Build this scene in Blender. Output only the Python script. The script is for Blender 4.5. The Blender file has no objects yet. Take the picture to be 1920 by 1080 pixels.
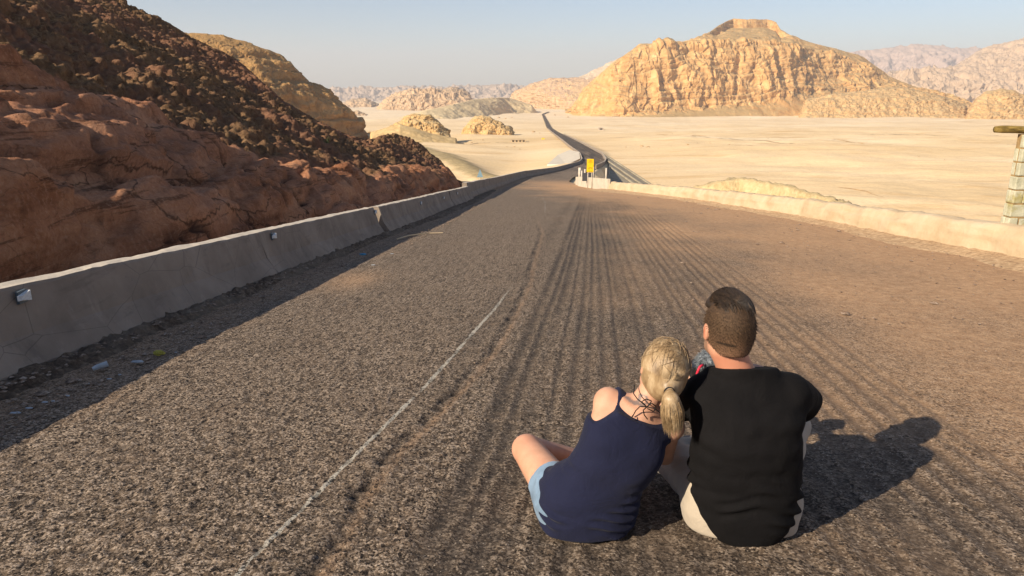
import bpy, math, random
import numpy as np
from mathutils import Vector

# ------------------------------------------------------------------ camera, sky, sun
R = math.radians
scene = bpy.context.scene
C = scene.collection
PITCH = R(15.3); F = 1371.0; CAMZ = 1.34
cam_d = bpy.data.cameras.new('camera'); cam = bpy.data.objects.new('camera', cam_d); C.objects.link(cam)
cam.location = (0, 0, CAMZ); cam.rotation_euler = (R(90) - PITCH, 0, 0)
cam_d.sensor_width = 36; cam_d.lens = F / 1920 * 36; cam_d.clip_start = .05; cam_d.clip_end = 30000
scene.camera = cam
SUN_EL = R(29); SUN_AZ = math.atan2(-.79, -.61)          # azimuth of the sun measured from +Y towards +X
SD = Vector((math.cos(SUN_EL) * math.sin(SUN_AZ), math.cos(SUN_EL) * math.cos(SUN_AZ), math.sin(SUN_EL)))
w = bpy.data.worlds.new("World"); scene.world = w; w.use_nodes = True
sky = w.node_tree.nodes.new('ShaderNodeTexSky'); sky.sky_type = 'NISHITA'; sky.sun_disc = False
sky.sun_elevation = SUN_EL; sky.sun_rotation = SUN_AZ
sky.air_density = .9; sky.dust_density = .5; sky.ozone_density = 3.0; sky.altitude = 200
bg = w.node_tree.nodes['Background']; bg.inputs[1].default_value = .074
w.node_tree.links.new(sky.outputs[0], bg.inputs[0])
sl = bpy.data.lights.new('sun', 'SUN'); sl.energy = 5.0; sl.angle = R(.53); sl.color = (1, .865, .68)
so = bpy.data.objects.new('sun', sl); C.objects.link(so); so.rotation_euler = SD.to_track_quat('Z', 'Y').to_euler()
so.location = (-40, -30, 40)
scene.view_settings.view_transform = 'Standard'; scene.view_settings.look = 'None'
scene.view_settings.exposure = .8; scene.view_settings.gamma = 1; scene.view_settings.use_curve_mapping = False

# ------------------------------------------------------------------ geometry helpers
cs, sn = math.cos(PITCH), math.sin(PITCH)
def W(px, py, Y):
    """point at forward distance Y metres seen at photo pixel px,py (arrays welcome)"""
    px, py, Y = np.broadcast_arrays(np.asarray(px, float), np.asarray(py, float), np.asarray(Y, float))
    u = (px - 960) / F; v = (540 - py) / F
    t = Y / (cs + v * sn)
    return np.stack([u * t, Y, CAMZ + (-sn + v * cs) * t], -1)
SL = .105
def smooth_table(xs, ys, s=1.0):
    g = np.linspace(math.log(1 + 0), math.log(12000), 900)
    v = np.interp(np.exp(g) - 1, xs, ys)
    k = np.ones(9) / 9; vp = np.pad(v, 4, mode='edge'); v = np.convolve(vp, k, 'valid')
    return lambda y: np.where(np.asarray(y) < 0, -SL * np.asarray(y, float), np.interp(np.log1p(np.maximum(y, 0)), g, v))
zr = smooth_table([0, 50, 80, 130, 200, 225, 260, 320, 600, 770, 1400, 1600, 3000, 12000],
                  [0, -5.25, -8.1, -12.8, -18.5, -20, -21.2, -23.4, -33.3, -38.5, -46, -47.6, -63.2, -165])
zp0 = smooth_table([0, 137, 225, 330, 600, 770, 1400, 1600, 3000, 12000],
                   [-17, -20, -23.2, -26, -33.8, -39, -46.4, -48, -63.5, -165])
def zp(y): return np.where(np.asarray(y) < 0, -17 + 0 * np.asarray(y, float), zp0(np.maximum(y, 0)))
def G(px, py, f=None):
    """where the ray through a pixel meets the road surface (or the plain, f=zp)"""
    f = f or zr
    ys = np.exp(np.linspace(math.log(.8), math.log(9000), 4000))
    p = W(px, py, ys); below = p[:, 2] <= f(ys)
    i = int(np.argmax(below)) if below.any() else len(ys) - 1
    return p[i]
# left barrier line (front of its top) and right wall line, as x(Y)
LT = np.array([(-8, -3.62), (0, -3.42), (4.5, -3.28), (8.7, -3.06), (14.8, -2.72), (20.2, -2.42), (25.4, -2.2), (29, -1.95)] +
              [(Y, W(px, 330, Y)[0]) for px, Y in ((930, 49), (983, 80), (1046, 130), (1087, 200), (1092, 225), (1087, 262), (1067, 325), (1033, 600), (1024, 770), (1014.5, 1400), (1026, 1600))])
RT = np.array([(-8, 5.2), (0, 6.4)] + [tuple(G(a, b)[[1, 0]]) for a, b in ((1920, 495), (1760, 463), (1600, 430), (1500, 409), (1400, 393), (1300, 376), (1200, 364), (1142, 357))] )
RR = np.array([tuple(r) for r in RT] + [(RT[-1][0] + 1.5, RT[-1][1] - .2)] +
              [(Y, W(px, 330, Y)[0]) for px, Y in ((1066, 64), (1074, 80), (1104, 130), (1131, 200), (1134, 225), (1126, 262), (1100, 325), (1046, 600), (1033, 770), (1018.5, 1400), (1030, 1600))])
def Lx(y): return np.interp(y, LT[:, 0], LT[:, 1])
def Rx(y): return np.interp(y, RR[:, 0], RR[:, 1])

# ------------------------------------------------------------------ noise (vectorised)
rng = np.random.RandomState(7)
_perm = rng.permutation(256); _perm = np.concatenate([_perm, _perm, _perm])
_gr = rng.normal(size=(256, 3)); _gr /= np.linalg.norm(_gr, axis=1)[:, None]
def pn(x, y, z=0.0):
    x, y, z = np.broadcast_arrays(np.asarray(x, float), np.asarray(y, float), np.asarray(z, float))
    xi = np.floor(x).astype(int); yi = np.floor(y).astype(int); zi = np.floor(z).astype(int)
    xf, yf, zf = x - xi, y - yi, z - zi
    u, v, t = [a * a * a * (a * (a * 6 - 15) + 10) for a in (xf, yf, zf)]
    xi &= 255; yi &= 255; zi &= 255
    def c(dx, dy, dz):
        h = _perm[_perm[_perm[(xi + dx) & 255] + ((yi + dy) & 255)] + ((zi + dz) & 255)]
        g = _gr[h]
        return g[..., 0] * (xf - dx) + g[..., 1] * (yf - dy) + g[..., 2] * (zf - dz)
    def L(a, b, k): return a + k * (b - a)
    return 1.5 * L(L(L(c(0,0,0), c(1,0,0), u), L(c(0,1,0), c(1,1,0), u), v),
                   L(L(c(0,0,1), c(1,0,1), u), L(c(0,1,1), c(1,1,1), u), v), t)
def fbm(x, y, z=0.0, o=4, g=.5, l=2.03):
    s = 0; a = 1
    for i in range(o):
        s = s + a * pn(np.asarray(x) + 17.3 * i, np.asarray(y) - 9.1 * i, np.asarray(z) + 5.7 * i); a *= g
        x, y, z = np.asarray(x) * l, np.asarray(y) * l, np.asarray(z) * l
    return s
def ridged(x, y, z=0.0, o=4, g=.5):
    s = 0; a = 1
    for i in range(o):
        s = s + a * (1 - 2 * np.abs(pn(np.asarray(x) + 11.3 * i, np.asarray(y) + 3.1 * i, z))); a *= g
        x, y, z = np.asarray(x) * 2.03, np.asarray(y) * 2.03, np.asarray(z) * 2.03
    return s
def worley(P, scale, seed=3):
    """distance to nearest jittered cell point, and that cell's random value"""
    q = P * scale; b = np.floor(q).astype(int); best = np.full(len(q), 9.); val = np.zeros(len(q)); sec = np.full(len(q), 9.)
    for dx in (-1, 0, 1):
        for dy in (-1, 0, 1):
            for dz in (-1, 0, 1):
                c = b + (dx, dy, dz); cc = (c + seed) & 255
                h = _perm[_perm[_perm[cc[:, 0]] + cc[:, 1]] + cc[:, 2]]
                j = .5 + .45 * _gr[h]; d = np.linalg.norm(c + j - q, axis=1)
                m = d < best; sec = np.where(m, best, np.minimum(sec, d)); best = np.where(m, d, best); val = np.where(m, h / 255., val)
    return best, sec, val
def sst(a, b, x): t = np.clip((x - a) / (b - a), 0, 1); return t * t * (3 - 2 * t)

# ------------------------------------------------------------------ objects
def mesh_obj(name, V, faces, mat=None, parent=None, smooth=True, attrs=None, mats=None, fmat=None):
    me = bpy.data.meshes.new(name)
    V = np.asarray(V, np.float32)
    if isinstance(faces, np.ndarray):
        n, k = faces.shape
        me.vertices.add(len(V)); me.vertices.foreach_set('co', V.ravel())
        me.loops.add(n * k); me.loops.foreach_set('vertex_index', faces.astype(np.int32).ravel())
        me.polygons.add(n); me.polygons.foreach_set('loop_start', np.arange(0, n * k, k, dtype=np.int32))
        try: me.polygons.foreach_set('loop_total', np.full(n, k, np.int32))
        except Exception: pass
        me.update(calc_edges=True)
    else:
        me.from_pydata(V.tolist(), [], faces); me.update()
    if attrs:
        for k_, a in attrs.items():
            at = me.attributes.new(k_, 'FLOAT', 'POINT'); at.data.foreach_set('value', np.asarray(a, np.float32).ravel())
    if smooth: me.polygons.foreach_set('use_smooth', np.ones(len(me.polygons), bool))
    for m in (mats or ([mat] if mat else [])): me.materials.append(m)
    if fmat is not None: me.polygons.foreach_set('material_index', np.asarray(fmat, np.int32))
    o = bpy.data.objects.new(name, me); C.objects.link(o)
    if parent: o.parent = parent
    return o
def grid_faces(nr, nc):
    i = np.arange(nr - 1)[:, None] * nc + np.arange(nc - 1)[None, :]
    return np.stack([i, i + 1, i + nc + 1, i + nc], -1).reshape(-1, 4)
def tag(o, label=None, cat=None, group=None, kind=None):
    if label: o['label'] = label
    if cat: o['category'] = cat
    if group: o['group'] = group
    if kind: o['kind'] = kind
    return o
def empty(name, loc, label, cat, group=None):
    o = bpy.data.objects.new(name, None); C.objects.link(o); o.location = loc; o.empty_display_size = .1
    return tag(o, label, cat, group)
def struct(o, label=None): o['kind'] = 'structure'; return tag(o, label)
class MB:
    """collects simple solids into one mesh"""
    def __init__(s): s.V = []; s.F = []
    def add(s, V, F_):
        b = len(s.V); s.V += [tuple(map(float, v)) for v in V]; s.F += [tuple(i + b for i in f) for f in F_]; return s
    def box(s, c, d, rot=None, taper=1.0):
        c = np.array(c, float); d = np.array(d, float) / 2
        P = np.array([(x, y, z) for z in (-1, 1) for y in (-1, 1) for x in (-1, 1)], float)
        P[4:, :2] *= taper; P = P * d
        if rot is not None: P = P @ np.array(rot).T
        return s.add(P + c, [(0,2,3,1), (4,5,7,6), (0,1,5,4), (1,3,7,5), (3,2,6,7), (2,0,4,6)])
    def tube(s, pts, r, n=8, cap=True):
        pts = np.array(pts, float); r = np.broadcast_to(np.asarray(r, float), (len(pts),))
        T = np.gradient(pts, axis=0); T /= np.linalg.norm(T, axis=1)[:, None] + 1e-9
        up = np.array((0, 0, 1.)) if abs(T[0][2]) < .9 else np.array((1., 0, 0)); V = []
        for p, t, q in zip(pts, T, r):
            a = np.cross(t, up); a /= np.linalg.norm(a) + 1e-9; b = np.cross(a, t); up = b
            for k in range(n):
                th = 2 * math.pi * k / n; V.append(p + q * (math.cos(th) * a + math.sin(th) * b))
        Fs = [(i*n+k, i*n+(k+1)%n, (i+1)*n+(k+1)%n, (i+1)*n+k) for i in range(len(pts)-1) for k in range(n)]
        if cap: Fs += [tuple(range(n))[::-1], tuple((len(pts)-1)*n + k for k in range(n))]
        return s.add(V, Fs)
    def build(s, name, mat, parent=None, smooth=False, bevel=0):
        V = np.array(s.V)
        if parent is not None: V = V - np.array(parent_loc(parent))
        o = mesh_obj(name, V, s.F, mat, parent, smooth)
        if bevel:
            m = o.modifiers.new('bevel', 'BEVEL'); m.width = bevel; m.segments = 2; m.limit_method = 'ANGLE'
        return o
def parent_loc(p):
    l = Vector((0, 0, 0))
    while p: l += p.location; p = p.parent
    return l
def grid_normals(P):
    a = np.gradient(P, axis=1); b = np.gradient(P, axis=0)
    n = np.cross(a, b); return n / (np.linalg.norm(n, axis=2, keepdims=True) + 1e-9)

# ------------------------------------------------------------------ materials
class Mat:
    def __init__(s, name, rough=.9, spec=.25):
        s.m = bpy.data.materials.new(name); s.m.use_nodes = True; s.t = s.m.node_tree
        s.b = s.t.nodes['Principled BSDF']; s.b.inputs['Roughness'].default_value = rough
        s.b.inputs['Specular IOR Level'].default_value = spec
        s.pos = s.t.nodes.new('ShaderNodeNewGeometry').outputs['Position']
    def L(s, a, b):
        if isinstance(a, bpy.types.NodeSocket): s.t.links.new(a, b)
        else:
            if hasattr(b.default_value, '__len__'): b.default_value = tuple(a) + (1,) * (len(b.default_value) - len(a)) if hasattr(a, '__len__') else (a,) * len(b.default_value)
            else: b.default_value = a
    def vec(s, sc=(1,1,1), off=(0,0,0), rot=(0,0,0), v=None):
        n = s.t.nodes.new('ShaderNodeMapping'); s.L(v or s.pos, n.inputs[0]); n.inputs['Scale'].default_value = sc
        n.inputs['Location'].default_value = off; n.inputs['Rotation'].default_value = rot; return n.outputs[0]
    def noise(s, scale, detail=4, rough=.5, v=None, dist=0, out=0):
        n = s.t.nodes.new('ShaderNodeTexNoise'); s.L(v or s.pos, n.inputs['Vector']); n.inputs['Scale'].default_value = scale
        n.inputs['Detail'].default_value = detail; n.inputs['Roughness'].default_value = rough; n.inputs['Distortion'].default_value = dist
        return n.outputs[out]
    def vor(s, scale, v=None, feature='F1', out='Distance', rnd=1):
        n = s.t.nodes.new('ShaderNodeTexVoronoi'); n.feature = feature; s.L(v or s.pos, n.inputs['Vector']); n.inputs['Scale'].default_value = scale
        n.inputs['Randomness'].default_value = rnd; return n.outputs[out]
    def math(s, op, a, b=0.0, c=None, clamp=False):
        n = s.t.nodes.new('ShaderNodeMath'); n.operation = op; n.use_clamp = clamp; s.L(a, n.inputs[0]); s.L(b, n.inputs[1])
        if c is not None: s.L(c, n.inputs[2])
        return n.outputs[0]
    def map(s, v, a, b, c=0.0, d=1.0):
        n = s.t.nodes.new('ShaderNodeMapRange'); n.interpolation_type = 'SMOOTHSTEP'
        for i, q in enumerate((v, a, b, c, d)): s.L(q, n.inputs[i])
        return n.outputs[0]
    def ramp(s, f, stops, interp='LINEAR'):
        n = s.t.nodes.new('ShaderNodeValToRGB'); s.L(f, n.inputs[0]); r = n.color_ramp; r.interpolation = interp
        while len(r.elements) < len(stops): r.elements.new(.5)
        for e, (p, c) in zip(r.elements, stops): e.position = p; e.color = tuple(c) + (1,)
        return n.outputs[0]
    def mix(s, f, a, b, mode='MIX'):
        n = s.t.nodes.new('ShaderNodeMix'); n.data_type = 'RGBA'; n.blend_type = mode
        s.L(f, n.inputs[0]); s.L(a, n.inputs[6]); s.L(b, n.inputs[7]); return n.outputs[2]
    def attr(s, name):
        n = s.t.nodes.new('ShaderNodeAttribute'); n.attribute_name = name; return n.outputs['Fac']
    def sep(s, v=None):
        n = s.t.nodes.new('ShaderNodeSeparateXYZ'); s.L(v or s.pos, n.inputs[0]); return n.outputs
    def bump(s, h, dist, strength=1.0, nrm=None):
        n = s.t.nodes.new('ShaderNodeBump'); s.L(h, n.inputs['Height']); n.inputs['Distance'].default_value = dist; n.inputs['Strength'].default_value = strength
        if nrm: s.L(nrm, n.inputs['Normal'])
        return n.outputs[0]
    def out(s, col=None, nrm=None, rough=None):
        if col is not None: s.L(col, s.b.inputs['Base Color'])
        if nrm is not None: s.L(nrm, s.b.inputs['Normal'])
        if rough is not None: s.L(rough, s.b.inputs['Roughness'])
        return s.m
def plain(name, col, rough=.8, var=.12, scale=30, bump=0.0, spec=.3, metal=0):
    m = Mat(name, rough, spec); n = m.noise(scale, 4, .6)
    c = m.ramp(n, [(.3, [x * (1 - var) for x in col]), (.7, [min(1, x * (1 + var)) for x in col])])
    m.b.inputs['Metallic'].default_value = metal
    return m.out(c, m.bump(n, bump) if bump else None)
def rock(name, cols, unit, strata=1.0, scree=None, scree_lo=.62, scree_hi=.8, bumpd=1.0, band_h=None, dark=None, vert=0.0):
    """cols: dark/mid/light; unit: feature size in metres"""
    m = Mat(name, .92, .12); z = m.sep()[2]
    n1 = m.noise(1 / unit / 3, 6, .6); n2 = m.noise(1 / unit * 1.3, 8, .65)
    warp = m.math('MULTIPLY_ADD', n1, unit * 2.2, z)
    sv = m.t.nodes.new('ShaderNodeCombineXYZ'); m.L(warp, sv.inputs[2])
    st = m.noise(1 / (band_h or unit), 5, .75, v=sv.outputs[0])
    mixv = m.math('ADD', m.math('MULTIPLY', st, .55 * strata), m.math('MULTIPLY', n2, 1 - .55 * strata))
    c = m.ramp(mixv, [(.34, cols[0]), (.5, cols[1]), (.66, cols[2])])
    c = m.mix(m.map(n1, .42, .62, 0, .55), c, cols[1])
    if dark:
        c = m.mix(m.map(m.noise(1 / unit / 1.5, 5, .7, v=m.vec((1, 1, .25))), .56, .68, 0, .7), c, dark)
    h = m.math('ADD', m.math('MULTIPLY', st, .6 * strata), n2)
    if vert: h = m.math('ADD', h, m.math('MULTIPLY', m.noise(1 / unit, 4, .6, v=m.vec((1, 1, .12))), vert))
    if scree:
        nz = m.sep(m.t.nodes.new('ShaderNodeNewGeometry').outputs['True Normal'])[2]
        k = m.map(m.math('ADD', nz, m.math('MULTIPLY', m.math('SUBTRACT', n2, .5), .25)), scree_lo, scree_hi)
        sc = m.ramp(n2, [(.3, [q * .75 for q in scree]), (.7, [q * 1.15 for q in scree])])
        c = m.mix(k, c, sc)
    nr = m.bump(h, bumpd, .9); nr = m.bump(m.noise(3.5 / unit, 5, .7), bumpd * .25, .7, nr)
    return m.out(c, nr)
# ================================================================== SETTING
def Yplain(px, py):
    return np.array([G(a, b, zp)[1] for a, b in zip(np.atleast_1d(px), np.atleast_1d(py))])

# ---- desert floor: one heightfield out to the horizon
m = Mat('sand', .95, .08)
n_big = m.noise(.012, 5, .6, v=m.vec((.5, 1, 1))); n_mid = m.noise(.06, 6, .65, v=m.vec((.35, 1, 1))); n_f = m.noise(1.2, 6, .7)
c = m.ramp(n_big, [(.3, (.68, .49, .26)), (.5, (.78, .585, .345)), (.7, (.84, .68, .45))])
c = m.mix(m.map(n_mid, .52, .68, 0, .75), c, (.62, .41, .20))
c = m.mix(m.map(m.noise(.03, 6, .7, v=m.vec((.12, 1, 1), (90, 40, 0))), .6, .7, 0, .75), c, (.50, .31, .14))
c = m.mix(m.map(n_f, .4, .7, 0, .35), c, (.45, .33, .19))
c = m.mix(m.attr('gravel'), c, m.ramp(m.noise(.8, 6, .75), [(.35, (.16, .12, .055)), (.65, (.42, .33, .17))]))
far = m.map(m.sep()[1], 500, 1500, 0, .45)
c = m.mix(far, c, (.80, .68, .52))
nr = m.bump(n_mid, 1.5, .6); nr = m.bump(n_f, .12, .6, nr)
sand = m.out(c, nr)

az = np.unique(np.concatenate([np.linspace(-180, -50, 60), np.linspace(-50, 50, 900), np.linspace(50, 180, 60)]))
rr = np.exp(np.linspace(math.log(1.5), math.log(11000), 900))
A_, R_ = np.meshgrid(np.radians(az), rr); X = R_ * np.sin(A_); Y = R_ * np.cos(A_)
def terrain(X, Y):
    lx, rx = Lx(Y) - .2, Rx(Y) + .35
    dl = lx - X; dr = X - rx
    base = zr(Y) - .22 - sst(80, 330, Y) * .25
    wr = sst(.3, np.where(Y < 60, 17, 17 - 13.5 * sst(90, 140, Y) + 6 * sst(250, 330, Y)), dr)
    wl = sst(1.0, np.where(Y < 75, 70, 26), dl - np.where(Y < 75, 16, 0))
    wgt = np.maximum(wr, wl)
    pl = zp(Y)
    d = np.maximum(dl, dr)
    amp = sst(8, 60, d)
    und = (fbm(X / 140, Y / 90, 1.3, 4) * 2.6 + .9 * ridged(X / 90, Y / 26, 6.3, 3) * sst(900, 300, Y)) * amp * sst(60, 160, Y) + fbm(X / 18, Y / 18, 4.1, 4) * .35 * amp
    # sandy slope left of the road
    und = und + 3.5 * np.exp(-((X + 22) / 26) ** 2 - ((Y - 190) / 60) ** 2) * amp
    grav = np.zeros_like(X)
    # dark gravel spur descending towards the road on the left
    t = np.clip((Y - 165) / (330 - 165), 0, 1); cx = -2 + t * (-44) 
    g = np.exp(-((X - cx) / (4 + 7 * t)) ** 2) * sst(150, 178, Y) * (1 - sst(300, 350, Y))
    und = und + g * 1.6; grav = np.maximum(grav, .8 * sst(.3, .8, g + .25 * fbm(X / 8, Y / 8, 0, 4)))
    z = base * (1 - wgt) + (pl) * wgt + und * wgt
    return z, grav, wgt
Z, GR, WG = terrain(X, Y)
V = np.stack([X, Y, Z], -1).reshape(-1, 3)
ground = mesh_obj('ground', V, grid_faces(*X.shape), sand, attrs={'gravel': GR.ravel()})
struct(ground)
# ---- rock masses
def sheet(name, px0, px1, nu, rows, nvs, disp, mat, back=60, zback=None, sink=4, attrs=None, backn=14, forcez=True, crest=.6, taper=.045):
    cols = np.linspace(px0, px1, nu); Rw = []
    for (xs, ys, Ys) in rows:
        py = np.interp(cols, xs, ys); Yv = np.interp(cols, xs, Ys) if hasattr(Ys, '__len__') else np.full(nu, float(Ys))
        Rw.append(W(cols, py, Yv))
    if forcez: Rw[0][:, 2] = np.minimum(Rw[0][:, 2], zp(Rw[0][:, 1])) - sink
    P = []; vf = []
    for k in range(len(Rw) - 1):
        n = nvs[k]
        for i in range(n):
            t = i / n; P.append(Rw[k] * (1 - t) + Rw[k + 1] * t); vf.append(k + t)
    top = Rw[-1]; P.append(top); vf.append(len(Rw) - 1)
    dirh = top[:, :2] / np.linalg.norm(top[:, :2], axis=1)[:, None]
    zb = zp(top[:, 1] + back) - 6 if zback is None else np.full(nu, zback)
    for i in range(1, backn + 1):
        t = i / backn; q = top.copy(); q[:, :2] += dirh * back * (t ** .7); q[:, 2] = top[:, 2] * (1 - t ** 1.6) + np.minimum(zb, top[:, 2]) * t ** 1.6
        P.append(q); vf.append(len(Rw) - 1 + t)
    P = np.array(P); vf = np.array(vf)
    if taper: fr = np.linspace(0, 1, nu); k_ = sst(0, taper, fr) * sst(0, taper, 1 - fr); z0_ = Rw[0][:, 2]; P[..., 2] = z0_ + (P[..., 2] - z0_) * np.where(P[..., 2] > z0_, k_, 1)
    N = grid_normals(P)
    if N[len(P) // 3, nu // 2, 1] > 0: N = -N
    P2 = disp(P, N, vf[:, None] + 0 * P[:, :, 0])
    nt = len(Rw) - 1; kf = (crest * np.exp(-((vf - nt) / .16) ** 2))[:, None, None]; P2 = P2 * (1 - kf) + P * kf
    at = attrs(P, vf[:, None] + 0 * P[:, :, 0]) if attrs else None
    if at: at = {k: v.ravel() for k, v in at.items()}
    fc = grid_faces(len(P), nu)
    return mesh_obj(name, P2.reshape(-1, 3), fc, mat, attrs=at)
def cliffs(unit, amp, ledge, led_p, gully=1.0, fine=.25, seed=0.0, block=.45):
    """displacement: vertical gullies, bedding ledges and blocky roughness"""
    def f(P, N, v):
        x, y, z = P[..., 0] + seed * 37, P[..., 1] + seed * 11, P[..., 2]
        gm = np.clip(.55 + 1.3 * fbm(x / unit / 6, y / unit / 6, z / unit / 5 + seed, 3), .1, 1.5)
        d = gully * amp * gm * (ridged(x / unit / 2.6, y / unit / 2.6, z / unit / 14, 4, .45) - .5)
        d = d + amp * .5 * fbm(x / unit / 1.4, y / unit / 1.4, z / unit / 2.2, 4)
        zz = (z + unit * .5 * fbm(x / unit / 4, y / unit / 4, 0, 3)) / led_p; zz = zz + .45 * np.sin(zz * 1.9 + seed) + .3 * pn(x / unit / 1.5, y / unit / 1.5, z / led_p)
        sw = zz - np.floor(zz)
        hard = .4 + .9 * np.abs(pn(np.floor(zz) * 3.7 + seed, x / unit / 5, y / unit / 5))
        d = d + ledge * hard * (sst(.0, .75, sw) - 1.6 * sst(.8, 1, sw)) * 1.0
        d = d + ledge * .6 * pn(x / unit / 3, y / unit / 3, z / led_p * 2.3)
        d = d + fine * amp * fbm(x / unit * 2.2, y / unit * 2.2, z / unit * 3, 3)
        if block:
            Q = np.stack([x / unit, y / unit, z / unit / 4.5], -1).reshape(-1, 3); Q = Q + .25 * pn(Q[:, 0] * 1.7, Q[:, 1] * 1.7, Q[:, 2] * 1.7)[:, None]
            d = d + amp * block * ((worley(Q, 1.5)[2] - .5) + .6 * (worley(Q, 3.7, 5)[2] - .5)).reshape(x.shape)
        h = N.copy(); h[..., 2] *= .35; h /= np.linalg.norm(h, axis=2, keepdims=True)
        return P + h * d[..., None]
    return f
def cols_(*p): a = np.array(p, float); return a[:, 0], a[:, 1]
def rowY(pts, Y): a = np.array(pts, float); return (a[:, 0], a[:, 1], Y if np.isscalar(Y) else np.array(Y, float))

# great butte
butte_mat = rock('butte rock', [(.29, .135, .042), (.54, .31, .12), (.72, .49, .245)], 16, .5, scree=(.42, .28, .125), scree_lo=.64, scree_hi=.86, bumpd=1.6, band_h=9, vert=.4, dark=(.24, .12, .05))
bx = [1060, 1085, 1110, 1150, 1200, 1260, 1330, 1430, 1480, 1520, 1600, 1668, 1720, 1790, 1840]
base_y = [203, 209, 212, 226, 222, 217, 213, 208, 207, 207, 206, 206, 208, 211, 213]
by = Yplain(bx, base_y); by = np.interp(bx, [1060, 1110, 1150, 1250, 1480, 1840], [1480, 1300, 1215, 1235, 1310, 1420])
foot = [200, 205, 206, 218, 213, 207, 198, 188, 180, 170, 168, 170, 182, 196, 211]
shoul = [196, 186, 160, 122, 90, 82, 80, 78, 88, 92, 108, 150, 168, 188, 209]
mids = [192, 180, 155, 118, 86, 80, 64, 56, 74, 84, 102, 146, 166, 187, 208.5]
peak0 = [190, 176, 152, 116, 84, 78, 52, 44, 66, 80, 99, 143, 165, 186, 208]
peak = [(1060, 190), (1085, 176), (1110, 152), (1150, 116), (1200, 84), (1260, 79), (1290, 78), (1322, 66), (1345, 50), (1362, 40), (1375, 35), (1400, 37), (1438, 36), (1455, 42), (1463, 56), (1484, 68), (1520, 79), (1570, 92), (1620, 108), (1640, 122), (1668, 143), (1720, 165), (1790, 186), (1840, 208)]
def cap_rows():
    px = np.array([p[0] for p in peak], float); pk = np.array([p[1] for p in peak], float)
    m_ = np.interp(px, bx, mids); f_ = np.maximum(np.interp(px, bx, foot), pk + 1); s_ = np.maximum(np.interp(px, bx, shoul), pk + .5)
    b_ = np.interp(px, bx, base_y); Yb = np.interp(px, bx, by)
    flat = np.interp(px, [1060, 1470, 1560, 1720, 1840], [14, 22, 70, 60, 20])
    talus = np.maximum(s_ - pk, 0) * 3.6
    capfoot = pk + np.where((px > 1335) & (px < 1470), 17, 2)
    capfoot = np.minimum(capfoot, s_)
    return [(px, b_, Yb - 22), (px, f_, Yb + flat), (px, s_, Yb + flat + 55 + .2 * flat), (px, capfoot, Yb + flat + 75 + talus), (px, pk, Yb + flat + 85 + talus)]
def bdisp(P, N, v):
    a = cliffs(30, 10, 3.0, 13, 1.2, .14, 1.0, .42)(P, N, v)
    w_ = (sst(.5, 1.0, v) * (1 - .75 * sst(1.97, 2.15, v)))[..., None] * .85 + .15
    e = (sst(1060, 1110, P[..., 0] / P[..., 1] * F / 1.0 + 960))[..., None] * .0 + 1
    return P + (a - P) * w_ * e
struct(sheet('butte', 1060, 1840, 1150, cap_rows(), [26, 150, 46, 22], bdisp, butte_mat, back=240, backn=20))

# bench of lower ledges to the right of the butte's foot
bench_mat = rock('bench rock', [(.30, .17, .07), (.50, .31, .14), (.66, .46, .25)], 10, .9, scree=(.46, .32, .16), scree_lo=.55, scree_hi=.8, bumpd=2.0, band_h=4)
struct(sheet('rock_bench', 1500, 1822, 420, [
    rowY([(1500, 209), (1600, 211), (1700, 214), (1780, 214), (1822, 213)], 1150),
    rowY([(1500, 196), (1560, 190), (1640, 186), (1700, 186), (1760, 190), (1822, 208)], 1195),
    rowY([(1500, 188), (1540, 180), (1600, 172), (1660, 165), (1700, 165), (1730, 172), (1775, 182), (1822, 204)], 1265)],
    [40, 50], cliffs(11, 3.2, 2.0, 4.5, .9, .3, 2.0), bench_mat, back=90))

# reddish low hills joining the butte on its left, and the grey slope behind
red_mat = rock('reddish rock', [(.27, .16, .08), (.48, .32, .175), (.64, .47, .28)], 16, .7, scree=(.46, .31, .2), scree_lo=.6, scree_hi=.85, bumpd=3.0, band_h=8)
struct(sheet('red_hill', 955, 1215, 420, [
    rowY([(955, 184), (1000, 192), (1040, 200), (1080, 206), (1120, 208), (1215, 212)], [2300, 2150, 1950, 1750, 1700, 1600]),
    rowY([(955, 182), (985, 172), (1020, 176), (1060, 184), (1100, 188), (1150, 170), (1215, 150)], [2330, 2210, 2040, 1860, 1800, 1750]+[1700]),
    rowY([(955, 181), (975, 168), (1000, 156), (1030, 148), (1060, 146), (1085, 146), (1100, 150), (1140, 140), (1215, 130)], [2370, 2310, 2240, 2170, 2120, 2060, 2000, 1950, 1900])],
    [40, 50], cliffs(22, 8, 3, 9, 1.1, .3, 3.0), red_mat, back=160))
grey_mat = rock('pale slope', [(.36, .26, .17), (.50, .38, .26), (.60, .47, .33)], 22, .4, bumpd=2.5, band_h=9)
struct(sheet('pale_slope', 1040, 1330, 300, [
    rowY([(1040, 190), (1330, 190)], 2300),
    rowY([(1040, 178), (1090, 142), (1150, 114), (1190, 96), (1230, 86), (1330, 74)], 2520)], [70],
    cliffs(40, 14, 2, 12, 1.2, .3, 3.5), grey_mat, back=260))

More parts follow.
